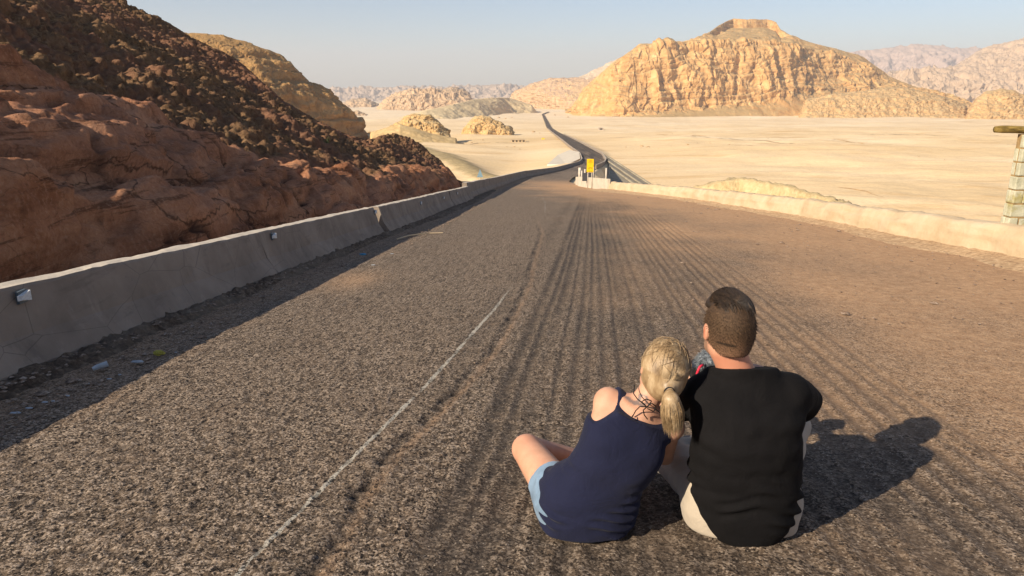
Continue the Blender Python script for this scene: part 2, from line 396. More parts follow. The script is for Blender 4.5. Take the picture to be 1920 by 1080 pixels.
# mesas and dune ridge in the gap
mesa_mat = rock('far mesa rock', [(.31, .19, .105), (.48, .325, .19), (.62, .45, .29)], 20, .8, scree=(.45, .32, .2), bumpd=3.5, band_h=9)
struct(sheet('mesa', 712, 886, 360, [
    rowY([(712, 214), (760, 212), (820, 205), (886, 192)], 1800),
    rowY([(712, 210), (722, 196), (735, 186), (760, 184), (800, 184), (850, 184), (880, 186), (886, 188)], 1840),
    rowY([(712, 206), (724, 190), (742, 178), (770, 170), (805, 168), (830, 169), (846, 165), (868, 168), (882, 178), (886, 186)], 1930)],
    [40, 34], cliffs(24, 9, 3.5, 10, .9, .3, 4.0), mesa_mat, back=200))
struct(sheet('small_mesa', 640, 716, 170, [
    rowY([(640, 206), (716, 206)], 2250),
    rowY([(640, 200), (652, 190), (670, 186), (686, 184), (700, 192), (712, 198), (716, 204)], 2340)],
    [44], cliffs(24, 9, 3.5, 10, .9, .3, 5.0), mesa_mat, back=150))
struct(sheet('small_knoll', 650, 694, 110, [
    rowY([(650, 224), (694, 224)], 1330),
    rowY([(650, 214), (660, 210), (672, 209), (682, 214), (694, 223)], 1370)],
    [34], cliffs(12, 4, 1.6, 5, .9, .3, 5.0), mesa_mat, back=60))
dune_mat = rock('olive dune', [(.54, .40, .22), (.67, .51, .285), (.74, .59, .35)], 9, .15, bumpd=1.0)
struct(sheet('dune_ridge', 676, 1010, 400, [
    rowY([(676, 246), (760, 245), (830, 228), (900, 214), (960, 206), (1010, 202)], [930, 960, 1050, 1200, 1420, 1500]),
    rowY([(676, 244), (720, 233), (760, 222), (800, 208), (850, 197), (885, 187), (930, 184), (955, 184), (985, 194), (1010, 201)], [1000, 1020, 1060, 1120, 1220, 1330, 1450, 1540, 1560, 1560])],
    [60], cliffs(30, 3.2, .5, 9, 1.0, .35, 6.0, 0), dune_mat, back=200))

# distant ranges
def far_mat(n, c): return rock(n, [[q * .7 for q in c], c, [min(1, q * 1.25) for q in c]], 60, .6, bumpd=10, band_h=26)
fm = far_mat('far range', (.42, .31, .22))
struct(sheet('far_range', 560, 1090, 420, [
    rowY([(560, 192), (1090, 192)], 5200),
    rowY([(560, 172), (600, 170), (640, 172), (690, 168), (720, 170), (760, 165), (800, 168), (850, 164), (900, 161), (950, 160), (985, 164), (1030, 168), (1090, 165)], 5700)],
    [60], cliffs(70, 34, 8, 30, 1.2, .35, 7.0), fm, back=900))
pk = far_mat('right range', (.47, .335, .22))
struct(sheet('right_range', 1590, 2500, 900, [
    rowY([(1590, 196), (1700, 200), (1850, 206), (1990, 208)], 2700),
    rowY([(1590, 188), (1650, 176), (1720, 166), (1790, 160), (1860, 152), (1990, 140)], 2820),
    rowY([(1590, 150), (1640, 139), (1690, 135), (1740, 138), (1790, 124), (1830, 98), (1860, 86), (1890, 80), (1920, 70), (1990, 50), (2120, 62), (2240, 96), (2380, 120), (2500, 165)], 3350)],
    [44, 80], cliffs(42, 22, 6, 20, 1.4, .35, 8.0), pk, back=700))
fp = far_mat('far right range', (.46, .33, .26))
struct(sheet('far_right_range', 1540, 2600, 640, [
    rowY([(1540, 190), (1990, 190)], 5200),
    rowY([(1540, 104), (1600, 99), (1660, 92), (1720, 86), (1770, 87), (1830, 92), (1990, 84), (2200, 70), (2400, 90), (2600, 120)], 6200)],
    [80], cliffs(70, 40, 8, 30, 1.3, .35, 9.0), fp, back=900))
# small ledgy outcrop at the right edge
struct(sheet('ledge_hill', 1812, 1990, 230, [
    rowY([(1812, 211), (1860, 214), (1920, 217), (1990, 218)], 1080),
    rowY([(1812, 209), (1830, 186), (1850, 172), (1875, 166), (1900, 170), (1920, 178), (1990, 186)], 1150)],
    [90], cliffs(12, 4, 2.2, 5, .9, .3, 10.0), bench_mat, back=110))

# gold-brown mountain behind the cut slope
gold_mat = rock('gold hill rock', [(.18, .085, .032), (.40, .22, .08), (.60, .38, .165)], 8, .95, scree=(.40, .235, .09), scree_lo=.66, scree_hi=.9, bumpd=2.6, band_h=7, dark=(.10, .06, .035))
def gdisp(P, N, v): 
    a = cliffs(12, 3.2, 3.0, 9, .8, .3, 11.0, .6)(P, N, v); return P + (a - P) * (.6 + .4 * (1 - sst(1.2, 2, v)))[..., None]
struct(sheet('gold_hill', 120, 694, 820, [
    rowY([(120, 262), (400, 262), (600, 258), (660, 250), (694, 247)], [270, 300, 370, 400, 420]),
    rowY([(120, 180), (400, 168), (500, 168), (560, 175), (620, 200), (660, 224), (694, 245.5)], [300, 345, 365, 385, 402, 415, 426]),
    rowY([(120, 70), (345, 65), (380, 66), (420, 69), (455, 78), (500, 94), (530, 108), (560, 136), (580, 155), (600, 163), (615, 172), (635, 190), (652, 212), (668, 226), (694, 245)], [340, 400, 403, 406, 410, 415, 420, 425, 428, 430, 432, 434, 434, 433, 432])],
    [60, 90], gdisp, gold_mat, back=160))

# outcrops standing in the sand
oc_mat = rock('outcrop rock', [(.27, .15, .055), (.52, .33, .14), (.72, .51, .27)], 4.5, .75, scree=(.5, .36, .18), scree_lo=.6, scree_hi=.85, bumpd=.9, band_h=2.2, dark=(.2, .12, .06))
o = sheet('rock_outcrop', 726, 845, 240, [
    rowY([(726, 262), (760, 264), (800, 263), (845, 260)], 395),
    rowY([(726, 250), (745, 236), (765, 228), (790, 236), (820, 240), (845, 257)], 412),
    rowY([(726, 246), (735, 236), (752, 226), (765, 216), (776, 213), (790, 214), (806, 215), (815, 222), (826, 230), (836, 242), (845, 256)], 424)],
    [40, 50], cliffs(6, 1.9, .8, 2.2, 1.2, .35, 12.0), oc_mat, back=30)
tag(o, 'craggy ochre rock outcrop behind the dark cut slope, left of the rounder outcrop', 'rock outcrop')
o = sheet('rock_outcrop', 868, 962, 240, [
    rowY([(868, 256), (900, 257), (940, 256), (962, 253)], 540),
    rowY([(868, 252), (880, 242), (900, 238), (925, 240), (950, 246), (962, 252)], 547),
    rowY([(868, 251), (876, 236), (884, 226), (893, 219), (905, 217), (918, 220), (928, 226), (938, 228), (946, 236), (955, 238), (959, 244), (962, 251)], 560)],
    [34, 60], cliffs(6, 1.9, 1.0, 2.4, 1.1, .35, 13.0), oc_mat, back=26)
tag(o, 'rounded layered sandstone outcrop alone on pale sand left of the road', 'rock outcrop')
cone_mat = rock('sandy skirt', [(.40, .27, .12), (.54, .38, .18), (.62, .46, .24)], 5, .2, bumpd=.5)
struct(sheet('sand_skirt', 690, 862, 200, [
    rowY([(690, 272), (780, 276), (862, 268)], 350),
    rowY([(690, 250), (722, 242), (750, 234), (775, 240), (810, 252), (862, 262)], 392)], [50],
    cliffs(14, 1.2, .2, 3, 1.0, .3, 14.0, 0), cone_mat, back=40))

# ---- the rock cut beside the road
m = Mat('cut slope rock', .93, .1)
n1 = m.noise(.22, 6, .6); n2 = m.noise(1.5, 8, .65, dist=.4); n3 = m.noise(7, 6, .75); rub = m.attr('rubble')
lay = m.noise(.9, 6, .6, v=m.vec((.35, .35, 2.2), rot=(R(14), 0, 0)))
c = m.ramp(m.math('ADD', m.math('MULTIPLY', lay, .6), m.math('MULTIPLY', n2, .4)), [(.36, (.15, .062, .030)), (.46, (.29, .122, .060)), (.52, (.37, .165, .083)), (.66, (.50, .265, .145))])
c = m.mix(m.map(n1, .45, .65, 0, .45), c, (.43, .22, .135)); c = m.mix(m.map(n3, .52, .72, 0, .55), c, (.17, .075, .038))
wv_ = m.t.nodes.new('ShaderNodeVectorMath'); wv_.operation = 'MULTIPLY_ADD'; m.L(m.noise(.8, 4, .6, out=1), wv_.inputs[0]); wv_.inputs[1].default_value = (1.1, 1.1, 1.1); m.L(m.pos, wv_.inputs[2])
for s1_, w1_, k1_ in ((.33, .010, .75), (1.5, .016, .3)):
    c = m.mix(m.map(m.vor(s1_, feature='DISTANCE_TO_EDGE', v=m.vec((.55, .40, 1.7), rot=(R(12), 0, 0), v=wv_.outputs[0])), 0, w1_, k1_, 0), c, (.03, .014, .009))
c = m.mix(m.map(m.noise(1.3, 8, .72, v=m.vec((.22, .22, 3.6), rot=(R(14), 0, 0))), .55, .62, 0, .75), c, (.09, .04, .022))
n5 = m.noise(17, 6, .75); c = m.mix(m.map(n5, .5, .7, 0, .5), c, (.16, .07, .04)); c = m.mix(m.map(n5, .5, .32, 0, .4), c, (.55, .32, .20))
cr_ = m.ramp(n3, [(.34, (.045, .026, .015)), (.5, (.16, .092, .046)), (.68, (.36, .23, .115))])
cv = m.vor(2.6, out='Color'); cr_ = m.mix(m.math('MULTIPLY', m.sep(cv)[0], .6), cr_, (.20, .115, .06))
cr_ = m.mix(m.map(m.noise(.35, 5, .7), .5, .68, 0, .6), cr_, (.075, .05, .032)); cr_ = m.mix(m.map(m.noise(.16, 5, .7, v=m.vec((1, 1, 1), (7, 3, 1))), .42, .6, 0, .65), cr_, (.20, .095, .06))
k = m.map(m.math('ADD', rub, m.math('MULTIPLY', m.math('SUBTRACT', n2, .5), .5)), .35, .65)
c = m.mix(k, c, cr_)
c = m.mix(m.attr('crack'), c, (.045, .022, .016))
nr = m.bump(lay, .10, .8); nr = m.bump(n2, .12, .8, nr); nr = m.bump(n3, .05, .9, nr)
cut_mat = m.out(c, nr)

HBAR = .60; GRAZE = .50
def cut_slope():
    # crest polyline: photo pixel + world x  -> world point;   x chosen so that the face lies about 38-42 degrees
    cr = [(240, 0, -13.5), (300, 30, -13.2), (350, 64, -13), (400, 88, -12.8), (440, 108, -12.6), (480, 142, -12.4), (522, 180, -12.0), (560, 205, -11.8), (600, 226, -11.4),
          (640, 246, -11), (672, 258, -10.7), (700, 258, -10.3), (724, 247, -10), (742, 243, -9.7), (766, 251, -9.2), (790, 268, -8.7), (812, 285, -8.1), (835, 306, -7.3), (850, 326, -6.5), (864, 346, -5.4)]
    pts = []
    for px, py, x in cr:
        u = (px - 960) / F; v = (540 - py) / F
        Yc = float(np.interp(px, [240, 440, 520, 560, 600, 640, 700, 742, 790, 835, 864], [44, 47.5, 51, 53, 55, 57.5, 61, 64, 67.5, 72, 77])); t = Yc / (cs + v * sn)
        pts.append((u * t, Yc, CAMZ + (-sn + v * cs) * t))
    pts = np.array(pts)
    def hc(x): return HBAR + GRAZE * (abs(x) - 3.05)
    x0 = pts[0, 0]; pre = np.array([(xx, yy, float(zr(yy)) + hc(xx)) for xx, yy in ((x0 + 1.5, -14), (x0 + 1, -4), (x0 + .2, 6), (x0 - .3, 14), (x0 - .2, pts[0, 1] - 6))])
    pts = np.concatenate([pre, pts]); print('cut crest', pts[4], pts[10], pts[-1], 'h', pts[:, 2] - zr(pts[:, 1]))
    s = np.concatenate([[0], np.cumsum(np.linalg.norm(np.diff(pts, axis=0), axis=1))])
    # sampling: finer near the camera
    Yt = np.concatenate([np.linspace(-14, 3, 60), 3 + (pts[-1, 1] - 3) * np.linspace(0, 1, 1000)[1:] ** 1.35])
    cx = np.interp(Yt, pts[:, 1], pts[:, 0]); cz = np.interp(Yt, pts[:, 1], pts[:, 2])
    fx = Lx(Yt) - .95 - .35 * pn(Yt / 5, 2.2) - .4 * sst(8, 30, Yt); fx = np.maximum(fx, cx + .05); fz = zr(Yt) - .35
    nv = 330; t = np.linspace(0, 1, nv)[:, None]
    Xf = fx + (cx - fx) * t; Zf = fz + (cz - fz) * np.interp(t, [0, .05, .13, .5, 1], [0, .09, .185, .53, 1])
    nb = 40; tb = np.linspace(0, 1, nb + 1)[1:, None]
    Xb = cx - 34 * tb; Zb = cz + (zr(Yt) - 3 - cz) * (tb ** 1.2)
    P = np.stack([np.concatenate([Xf, Xb]), np.broadcast_to(Yt, (nv + nb, len(Yt))), np.concatenate([Zf, Zb])], -1)
    v = np.concatenate([t, 1 + tb]) + 0 * P[..., 0]
    def skyline(Q, margin):
        t_ = (Q[..., 1] * cs - (Q[..., 2] - CAMZ) * sn); px = 960 + F * Q[..., 0] / t_
        lim_ = np.interp(px, [c_[0] for c_ in cr], [c_[1] for c_ in cr]) + margin; lim_ = np.where(px < 236, -900, lim_); lim_ = np.where(px > 866, 345 + margin, lim_)
        zt = W(px, lim_, np.maximum(Q[..., 1], 1))[..., 2]; return np.where(Q[..., 1] > 12, zt, 1e3)
    zt = skyline(P, 9); P[..., 2] = np.minimum(P[..., 2], np.where(v <= 1, zt, np.minimum(zt, P[..., 2])))
    N = grid_normals(P)
    if N[50, 500, 0] < 0: N = -N
    x, y, z = P[..., 0], P[..., 1], P[..., 2]
    # boundary between bedrock and rubble (fraction up the face)
    sec = sst(44, 50, y)
    lim = np.interp(y, [-14, 8, 11.7, 14, 17, 24, 44, 56, 66, 78], [.40, .37, .32, .27, .17, .07, .07, .26, .42, .5])
    rub = sst(lim - .05, lim + .05, v + .05 * fbm(y / 4, z / 3, 3.3, 4))
    Q = np.stack([x, y, z], -1).reshape(-1, 3)
    g1, g1b, gv1 = worley(Q * (.6, .45, 1.1), .55, 5); slab = ((gv1 - .5) * .30 + .10 * np.clip((g1b - g1) * 2.5, 0, 1)).reshape(x.shape)
    g2, g2b, gv2 = worley(Q * (.8, .6, 1.7), 1.25, 7); slab = slab + ((gv2 - .5) * .15 + .06 * np.clip((g2b - g2) * 3, 0, 1)).reshape(x.shape)
    smooth = .17 * fbm(x / 4.2, y / 5.5, z / 2.6, 3) + slab + .16 * (ridged(x / 2.0, y / 3.4, z / 1.3, 4) - .8)
    zz = (z + .10 * y + .5 * fbm(x / 5, y / 7, 0, 3)) / 1.15
    sw = zz - np.floor(zz); bed = .42 * (sst(0, .8, sw) - 1.5 * sst(.86, 1, sw)) * (.3 + 1.2 * np.abs(pn(np.floor(zz) * 2.7, y / 6, x / 6)))
    # open cracks
    c1 = np.abs(pn(x / 3.2 + .35 * pn(x, y, z), y / 5.5, (z + .1 * y) / 1.5)); crack = (1 - sst(0, .045, c1)) * sst(-.1, .15, pn(x / 4, y / 4, z / 4 + 9))
    c2 = np.abs(pn(x / 1.3 + .3 * pn(x * 2, y * 2, z), y / 3.1 + 7, (z + .12 * y) / .55)); crk2 = (1 - sst(0, .05, c2)) * sst(.0, .3, pn(x / 2, y / 3, z / 2 + 19)); crack = np.maximum(crack, .7 * crk2)
    rockd = smooth + bed - .15 * crack + .11 * fbm(x * .8, y * .6, z * 2.2, 5, .6) + .05 * ridged(x * 1.5, y * 1.2, z * 3, 2)
    w1, w1b, v1 = worley(Q, 2.9); w2, w2b, v2 = worley(Q, 7.5, 9)
    blocks = (.24 * (v1 - .5) + .20 * (1 - w1) + .13 * (1 - w2) + .10 * (v2 - .5)).reshape(x.shape)
    rubd = .32 * fbm(x / 3, y / 3, z / 3, 4) + .12 * ridged(x / 1.3, y / 1.8, z / 1.3, 3) + blocks - .3
    d = rockd * (1 - rub) + rubd * rub
    fade = sst(0, .06, v) * .8 + .2
    endf = sst(0, 6, pts[-1, 1] - y) * .75 + .25
    far_ = np.clip(1.0 - .2 * sst(30, 60, y), 0, 1)
    P2 = P + N * (d * fade * endf * far_)[..., None]
    zt = skyline(P2, 0) + .05 * fbm(x * 2, y * 2, z * 2, 3); ov = P2[..., 2] - zt; P2[..., 2] = np.where(ov > -.2, zt - .2 + .2 * np.tanh((ov + .2) / .2), P2[..., 2])
    return mesh_obj('cut_slope', P2.reshape(-1, 3), grid_faces(*x.shape), cut_mat, attrs={'rubble': rub.ravel(), 'crack': (crack * (1 - rub)).ravel()}), P2
cut, CUTP = cut_slope(); struct(cut)
# ================================================================== ROAD
m = Mat('asphalt', .93, .15)
rut = m.attr('rut'); dust = m.attr('dust'); paint = m.attr('paint'); pit = m.attr('pit'); newr = m.attr('dark')
stone = m.vor(105, out='Color'); sd = m.vor(105); s2 = m.vor(210, out='Color'); nf = m.noise(42, 6, .72); nb = m.noise(2.2, 5, .65); nw = m.noise(.5, 4, .6)
sv_ = m.math('ADD', m.math('MULTIPLY', m.sep(stone)[0], .5), m.math('ADD', m.math('MULTIPLY', m.sep(s2)[1], .2), m.math('MULTIPLY', nf, .55)))
c = m.ramp(sv_, [(.34, (.055, .042, .031)), (.49, (.122, .088, .060)), (.64, (.190, .138, .095)), (.82, (.42, .33, .25))])
c = m.mix(m.map(nf, .34, .44, .5, 0), c, (.03, .023, .019))
c = m.mix(m.math('MULTIPLY', m.math('POWER', rut, .6), m.map(m.noise(16, 5, .7), .3, .6, 1.0, .62)), c, m.ramp(nf, [(.35, (.018, .016, .015)), (.7, (.05, .042, .037))]))
c = m.mix(m.map(nb, .45, .7, 0, .35), c, (.20, .142, .098))
c = m.mix(m.math('MULTIPLY', dust, m.map(nf, .3, .62, .55, 1)), c, m.ramp(m.noise(9, 6, .7), [(.35, (.40, .23, .12)), (.65, (.58, .365, .205))]))
c = m.mix(m.math('MULTIPLY', newr, .75), c, (.038, .034, .033))
c = m.mix(m.attr('sandy'), c, m.ramp(nf, [(.3, (.26, .165, .10)), (.7, (.40, .265, .165))]))
c = m.mix(pit, c, (.018, .014, .012))
pm = m.map(m.math('ADD', m.math('MULTIPLY', paint, .62), m.math('MULTIPLY', nf, .55)), .58, .72)
c = m.mix(m.math('MULTIPLY', pm, m.map(paint, 0, .3)), c, (.44, .40, .33))
flat = m.math('MULTIPLY_ADD', m.math('ADD', rut, dust, clamp=True), -.75, 1)
c = m.mix(m.math('MULTIPLY', m.attr('hole'), .55), c, (.03, .023, .018))
wp_ = m.t.nodes.new('ShaderNodeVectorMath'); wp_.operation = 'MULTIPLY_ADD'; m.L(m.noise(60, 3, .6, out=1), wp_.inputs[0]); wp_.inputs[1].default_value = (.016, .016, .016); m.L(m.pos, wp_.inputs[2])
pits = None
for sc_, lim_, sub_ in ((31, .36, .42), (52, .34, .5), (88, .36, .5)):
    pp = m.math('MULTIPLY', m.map(m.vor(sc_, v=wp_.outputs[0]), lim_ * .6, lim_, 1, 0), m.map(m.sep(m.vor(sc_, v=wp_.outputs[0], out='Color'))[0], sub_ - .05, sub_ + .05, 1, 0))
    pits = pp if pits is None else m.math('MAXIMUM', pits, pp)
pits = m.math('MULTIPLY', pits, flat)
c = m.mix(m.math('MULTIPLY', pits, .9), c, (.018, .014, .012))
ps = m.math('MULTIPLY', m.map(m.vor(64, v=m.vec((1, 1, 1), (3, 1, 2))), .16, .26, 1, 0), m.map(m.sep(m.vor(64, v=m.vec((1, 1, 1), (3, 1, 2)), out='Color'))[1], .80, .84, 0, 1))
c = m.mix(m.math('MULTIPLY', ps, .75), c, (.50, .41, .32))
hgt = m.math('ADD', m.math('MULTIPLY', m.math('SUBTRACT', 1, sd), .35), nf)
hs = m.math('MULTIPLY', hgt, m.math('MULTIPLY_ADD', rut, -.65, 1))
hs = m.math('SUBTRACT', hs, m.math('MULTIPLY', pits, 1.1)); nr = m.bump(hs, .0055, 1.0); nr = m.bump(m.noise(34, 5, .7), .006, .6, nr)
asphalt = m.out(c, nr)

RUTS = [(-.47, .030, 1), (-.37, .022, .9), (-.27, .034, 1), (-.17, .014, .6), (-.06, .022, .8), (.02, .02, .9), (.12, .024, .7), (.23, .018, .8), (.31, .03, .5), (.43, .02, .6), (.55, .024, .6), (.68, .02, .4),
        (.80, .03, .7), (.90, .018, .8), (1.0, .028, .9), (1.10, .02, .9), (1.22, .032, 1), (1.34, .02, .9), (1.45, .026, 1), (1.57, .018, .8), (1.68, .026, .9), (1.80, .018, .7), (1.93, .02, .6)]
line_px = [(430, 1100), (470, 1052), (560, 962), (640, 880), (735, 785), (800, 720), (860, 655), (925, 582), (960, 535), (990, 480), (1010, 435), (1022, 405), (1022, 380), (1012, 360), (1000, 350)]
seam_px = [(585, 1100), (640, 1010), (685, 925), (740, 850), (830, 765), (880, 710), (935, 645), (965, 590), (990, 535), (1003, 480), (1016, 436)]
line_w = np.array([G(*p) for p in line_px]); seam_w = np.array([G(*p) for p in seam_px])
def d_line(x, y, L):
    """signed lateral distance from a polyline given as x(Y)"""
    o = np.argsort(L[:, 1]); return x - np.interp(y, L[o, 1], L[o, 0])
def road_fields(x, y):
    yy = np.maximum(y, .3)
    wob = .035 * pn(x * .4, y * .12, 2) + .010 * pn(x * 2, y * .6, 5)
    cc = x - .11 * y + wob + .14 * sst(6, 1.5, y) * 0
    cc = cc + .10 * sst(3.5, 1.5, yy) * (cc < .2)
    rut = np.zeros_like(x)
    for i, (c0, w_, s_) in enumerate(RUTS):
        lat = c0 + .018 * pn(y * .2, i * 7.7, 1.5)
        k = np.clip(.85 + .3 * sst(6, 2, y) + 1.1 * pn(y * .35 + i * 13, i * 3.3, 0) + .35 * pn(y * 2.5, i * 5.1, 3), 0, 1) ** .7
        ww = (1.2 + .45 * sst(7, 2, y)) * w_ * (1 + .35 * pn(y * 3, i * 2.2, 8)) * (1 + .02 * yy)
        rut = np.maximum(rut, s_ * k * np.exp(-((cc - lat) / ww) ** 2 * 1.1))
    rut = rut * (1 - .55 * sst(24, 46, y)) * sst(-3, 0, y)
    # wide polished bands
    band = .35 * np.exp(-((cc - .33) / .16) ** 2) + .25 * np.exp(-((cc + .85) / .12) ** 2)
    rut = np.clip(rut + band * np.clip(.6 + pn(x * 3, y * .8, 4), 0, 1), 0, 1)
    dl = d_line(x, y, line_w); lw = .0115 + .0012 * yy + .006 * pn(x * 8, y * 8)
    brk = np.clip(1.15 + .75 * pn(y * 2.1, 1.1, 0) + .5 * pn(y * 6, x * 6, 2), 0, 1) * np.interp(y, [1.6, 2.3, 2.6, 6.5, 8.5, 14, 16, 24, 60, 66], [.72, .72, .85, .8, .45, .2, .4, .55, .5, 0])
    paint = (1 - sst(lw * .6, lw * 1.25, np.abs(dl))) * brk * (y > 0)
    ds = d_line(x, y, seam_w) + .02 * pn(x * 5, y * 5, 7); 
    sk = np.interp(y, [0, 1.7, 8, 16, 20], [.5, .75, .6, .4, 0])
    pit = np.clip(np.exp(-((ds + .030 + .02 * pn(x * 9, y * 9, 3)) / (.034 + .012 * pn(y * 3, 2))) ** 2) * (.30 + 1.5 * fbm(x * 7, y * 5, 1, 4, .65)) * sk, 0, 1)
    sandy = np.clip(np.exp(-((ds - .025) / .026) ** 2) * (.9 + .6 * pn(x * 6, y * 4)) * sk, 0, 1)
    dr = Rx(y) - x; dlf = x - Lx(y)
    dust = (1 - sst(1.5, 6.6, dr + 1.8 * fbm(x / 2.2, y / 3.2, 3, 4))) * (1 - sst(55, 75, y))
    dust = np.maximum(dust, .75 * sst(.15, .6, fbm(x / 1.6, y / 2.4, 8, 5)) * sst(1.2, 2.6, cc) * (1 - sst(40, 60, y)))
    dust = np.maximum(dust, .4 * (1 - sst(.4, 1.0, dlf + .3 * fbm(x, y / 1.5, 6, 3))))
    pw = G(662, 524); wht = np.exp(-((x - pw[0]) / .3) ** 2 - ((y - pw[1]) / .75) ** 2)
    dk = sst(150, 190, y) * sst(-.1, .35, fbm(x / 1.4, y / 22, 2, 4)) + .55 * sst(60, 110, y) * sst(-.1, .3, pn(x / 1.2, y / 40, 3)) + .55 * sst(250, 300, y)
    tr = np.minimum(np.abs(y - 3.6 + .12 * x + .05 * pn(x * 2, 1)), np.abs(y - 5.15 + .05 * x + .06 * pn(x * 2, 4)))
    rut = np.clip(rut * (1 - .8 * (1 - sst(.01, .03, tr))), 0, 1)
    return rut, paint, pit, sandy, np.clip(dust + wht * .6, 0, 1), np.clip(dk, 0, 1)
def road_patch(name, ys, nx, warp, fine):
    t = np.linspace(0, 1, nx)
    Yg = np.repeat(ys[:, None], nx, 1)
    a = Lx(ys)[:, None] - .12; b = Rx(ys)[:, None]
    Xg = a + (b - a) * warp(t)[None, :]
    rt, pa, pt, sa, du, dk = road_fields(Xg, Yg)
    hole = np.zeros_like(Xg)
    z = zr(Yg) + .02 * (Yg > 60) + .4 * sst(260, 420, Yg)
    if fine:
        fade = 1 / (1 + (np.maximum(Yg, 0) / 14) ** 2)
        gr = fbm(Xg * 27, Yg * 25, .5, 3, .55); dens = .10 * fbm(Xg * 1.5, Yg * 1.2, 6, 3); hole = sst(.10 - .10 * sst(6, 2, Yg), .36, -gr + dens) * (1 - .8 * rt) * (1 - .75 * du) * (1 / (1 + (np.maximum(Yg, 0) / 16) ** 2))
        z = z + fade * (1 - .75 * rt) * (1 - .6 * du) * (.0022 * gr) - .0045 * hole
        z = z - rt * .010 - pt * .014 + .006 * np.exp(-(d_line(Xg, Yg, seam_w) + .07) ** 2 / .002) * sst(20, 10, Yg)
        z = z + .010 * fbm(Xg / 1.3, Yg / 2.2, 7, 3)
    V = np.stack([Xg, Yg, z], -1).reshape(-1, 3)
    return V, grid_faces(len(ys), nx), dict(rut=rt.ravel(), paint=pa.ravel(), pit=pt.ravel(), sandy=sa.ravel(), dust=du.ravel(), dark=dk.ravel(), hole=hole.ravel())
def rows_log(y0, y1, d0, k):
    ys = [y0]
    while ys[-1] < y1: ys.append(ys[-1] + d0 * max(1, ys[-1] / 2.0) ** k)
    return np.array(ys)
ys = np.concatenate([np.linspace(-8, 1.15, 50)[:-1], rows_log(1.15, 62, .011, 1.45)])
def warp(t):   # dense where |x| is small (near lane), coarser to the right
    return .56 * t + .44 * t ** 2.6
Vn, Fn, An = road_patch('road', ys, 1050, warp, True)
ys2 = np.concatenate([[ys[-1]], rows_log(ys[-1] + .5, 1590, .9, .35)[:1200]])
Vf, Ff, Af = road_patch('road', ys2, 60, lambda t: t, False)
Vf[:, 2] += 0
V = np.concatenate([Vn, Vf]); Fc = np.concatenate([Fn, Ff + len(Vn)])
road = struct(mesh_obj('road', V, Fc, asphalt, attrs={k: np.concatenate([An[k], Af[k]]) for k in An}))
print('road verts', len(V))

# ---- strip of dirt and broken kerb between barrier and asphalt
m = Mat('roadside dirt', .95, .1)
nf = m.noise(14, 8, .75); nb = m.noise(1.2, 4, .6)
c = m.ramp(nf, [(.32, (.04, .028, .02)), (.5, (.12, .085, .06)), (.68, (.27, .20, .14))])
c = m.mix(m.map(nb, .45, .65, 0, .45), c, (.24, .19, .14))
dirt = m.out(c, m.bump(nf, .03, 1))
def dirt_strip():
    ys = np.concatenate([np.linspace(-8, 2.5, 100)[:-1], rows_log(2.5, 44, .022, .8)]); n = 56
    Yg = np.repeat(ys[:, None], n, 1); t = np.linspace(0, 1, n)[None, :]
    wd = .40 + .08 * fbm(ys / 1.1, 4.4, 0, 4)[:, None] + .35 * sst(12, 26, ys)[:, None] - .3 * sst(30, 44, ys)[:, None]
    Xg = Lx(ys)[:, None] + .02 + t * wd
    h = (.055 * (1 - sst(.52, .82, t + .10 * fbm(Xg * 3, Yg * 2, 1, 3))) + .030 * fbm(Xg * 6, Yg * 6, 2, 5) * (1 - t ** 3) + .028 * fbm(Xg * 20, Yg * 20, 2, 3) * (1 - t ** 3)) * (1 - .35 * sst(12, 24, Yg))
    z = zr(Yg) + h - .05 * t ** 4 + .012
    return mesh_obj('dirt_verge', np.stack([Xg, Yg, z], -1).reshape(-1, 3), grid_faces(len(ys), n), dirt)
struct(dirt_strip())
# sandy edge strip at the foot of the right wall
m = Mat('sandy verge', .95, .1); nf = m.noise(10, 7, .72)
sv = m.out(m.ramp(nf, [(.33, (.30, .19, .11)), (.52, (.50, .34, .20)), (.7, (.66, .49, .31))]), m.bump(nf, .04, 1))
def sand_strip():
    ys = np.concatenate([np.linspace(-8, 4, 60)[:-1], rows_log(4, RT[-1][0] + 1, .05, .7)]); n = 40
    Yg = np.repeat(ys[:, None], n, 1); t = np.linspace(0, 1, n)[None, :]
    wd = (.45 + .22 * fbm(ys / 1.5, 7.4, 0, 4) + .6 * sst(34, 46, ys))[:, None]
    Xg = Rx(ys)[:, None] + .05 - t * wd * 1.4
    z = zr(Yg) + .075 * (1 - t) ** 1.6 + (.02 * fbm(Xg * 4, Yg * 4, 2, 5) + .012 * fbm(Xg * 14, Yg * 14, 2, 3)) * (1 - t ** 2) + .022 - .045 * t ** 3
    return mesh_obj('sandy_verge', np.stack([Xg, Yg, z], -1).reshape(-1, 3), grid_faces(len(ys), n), sv)
struct(sand_strip())

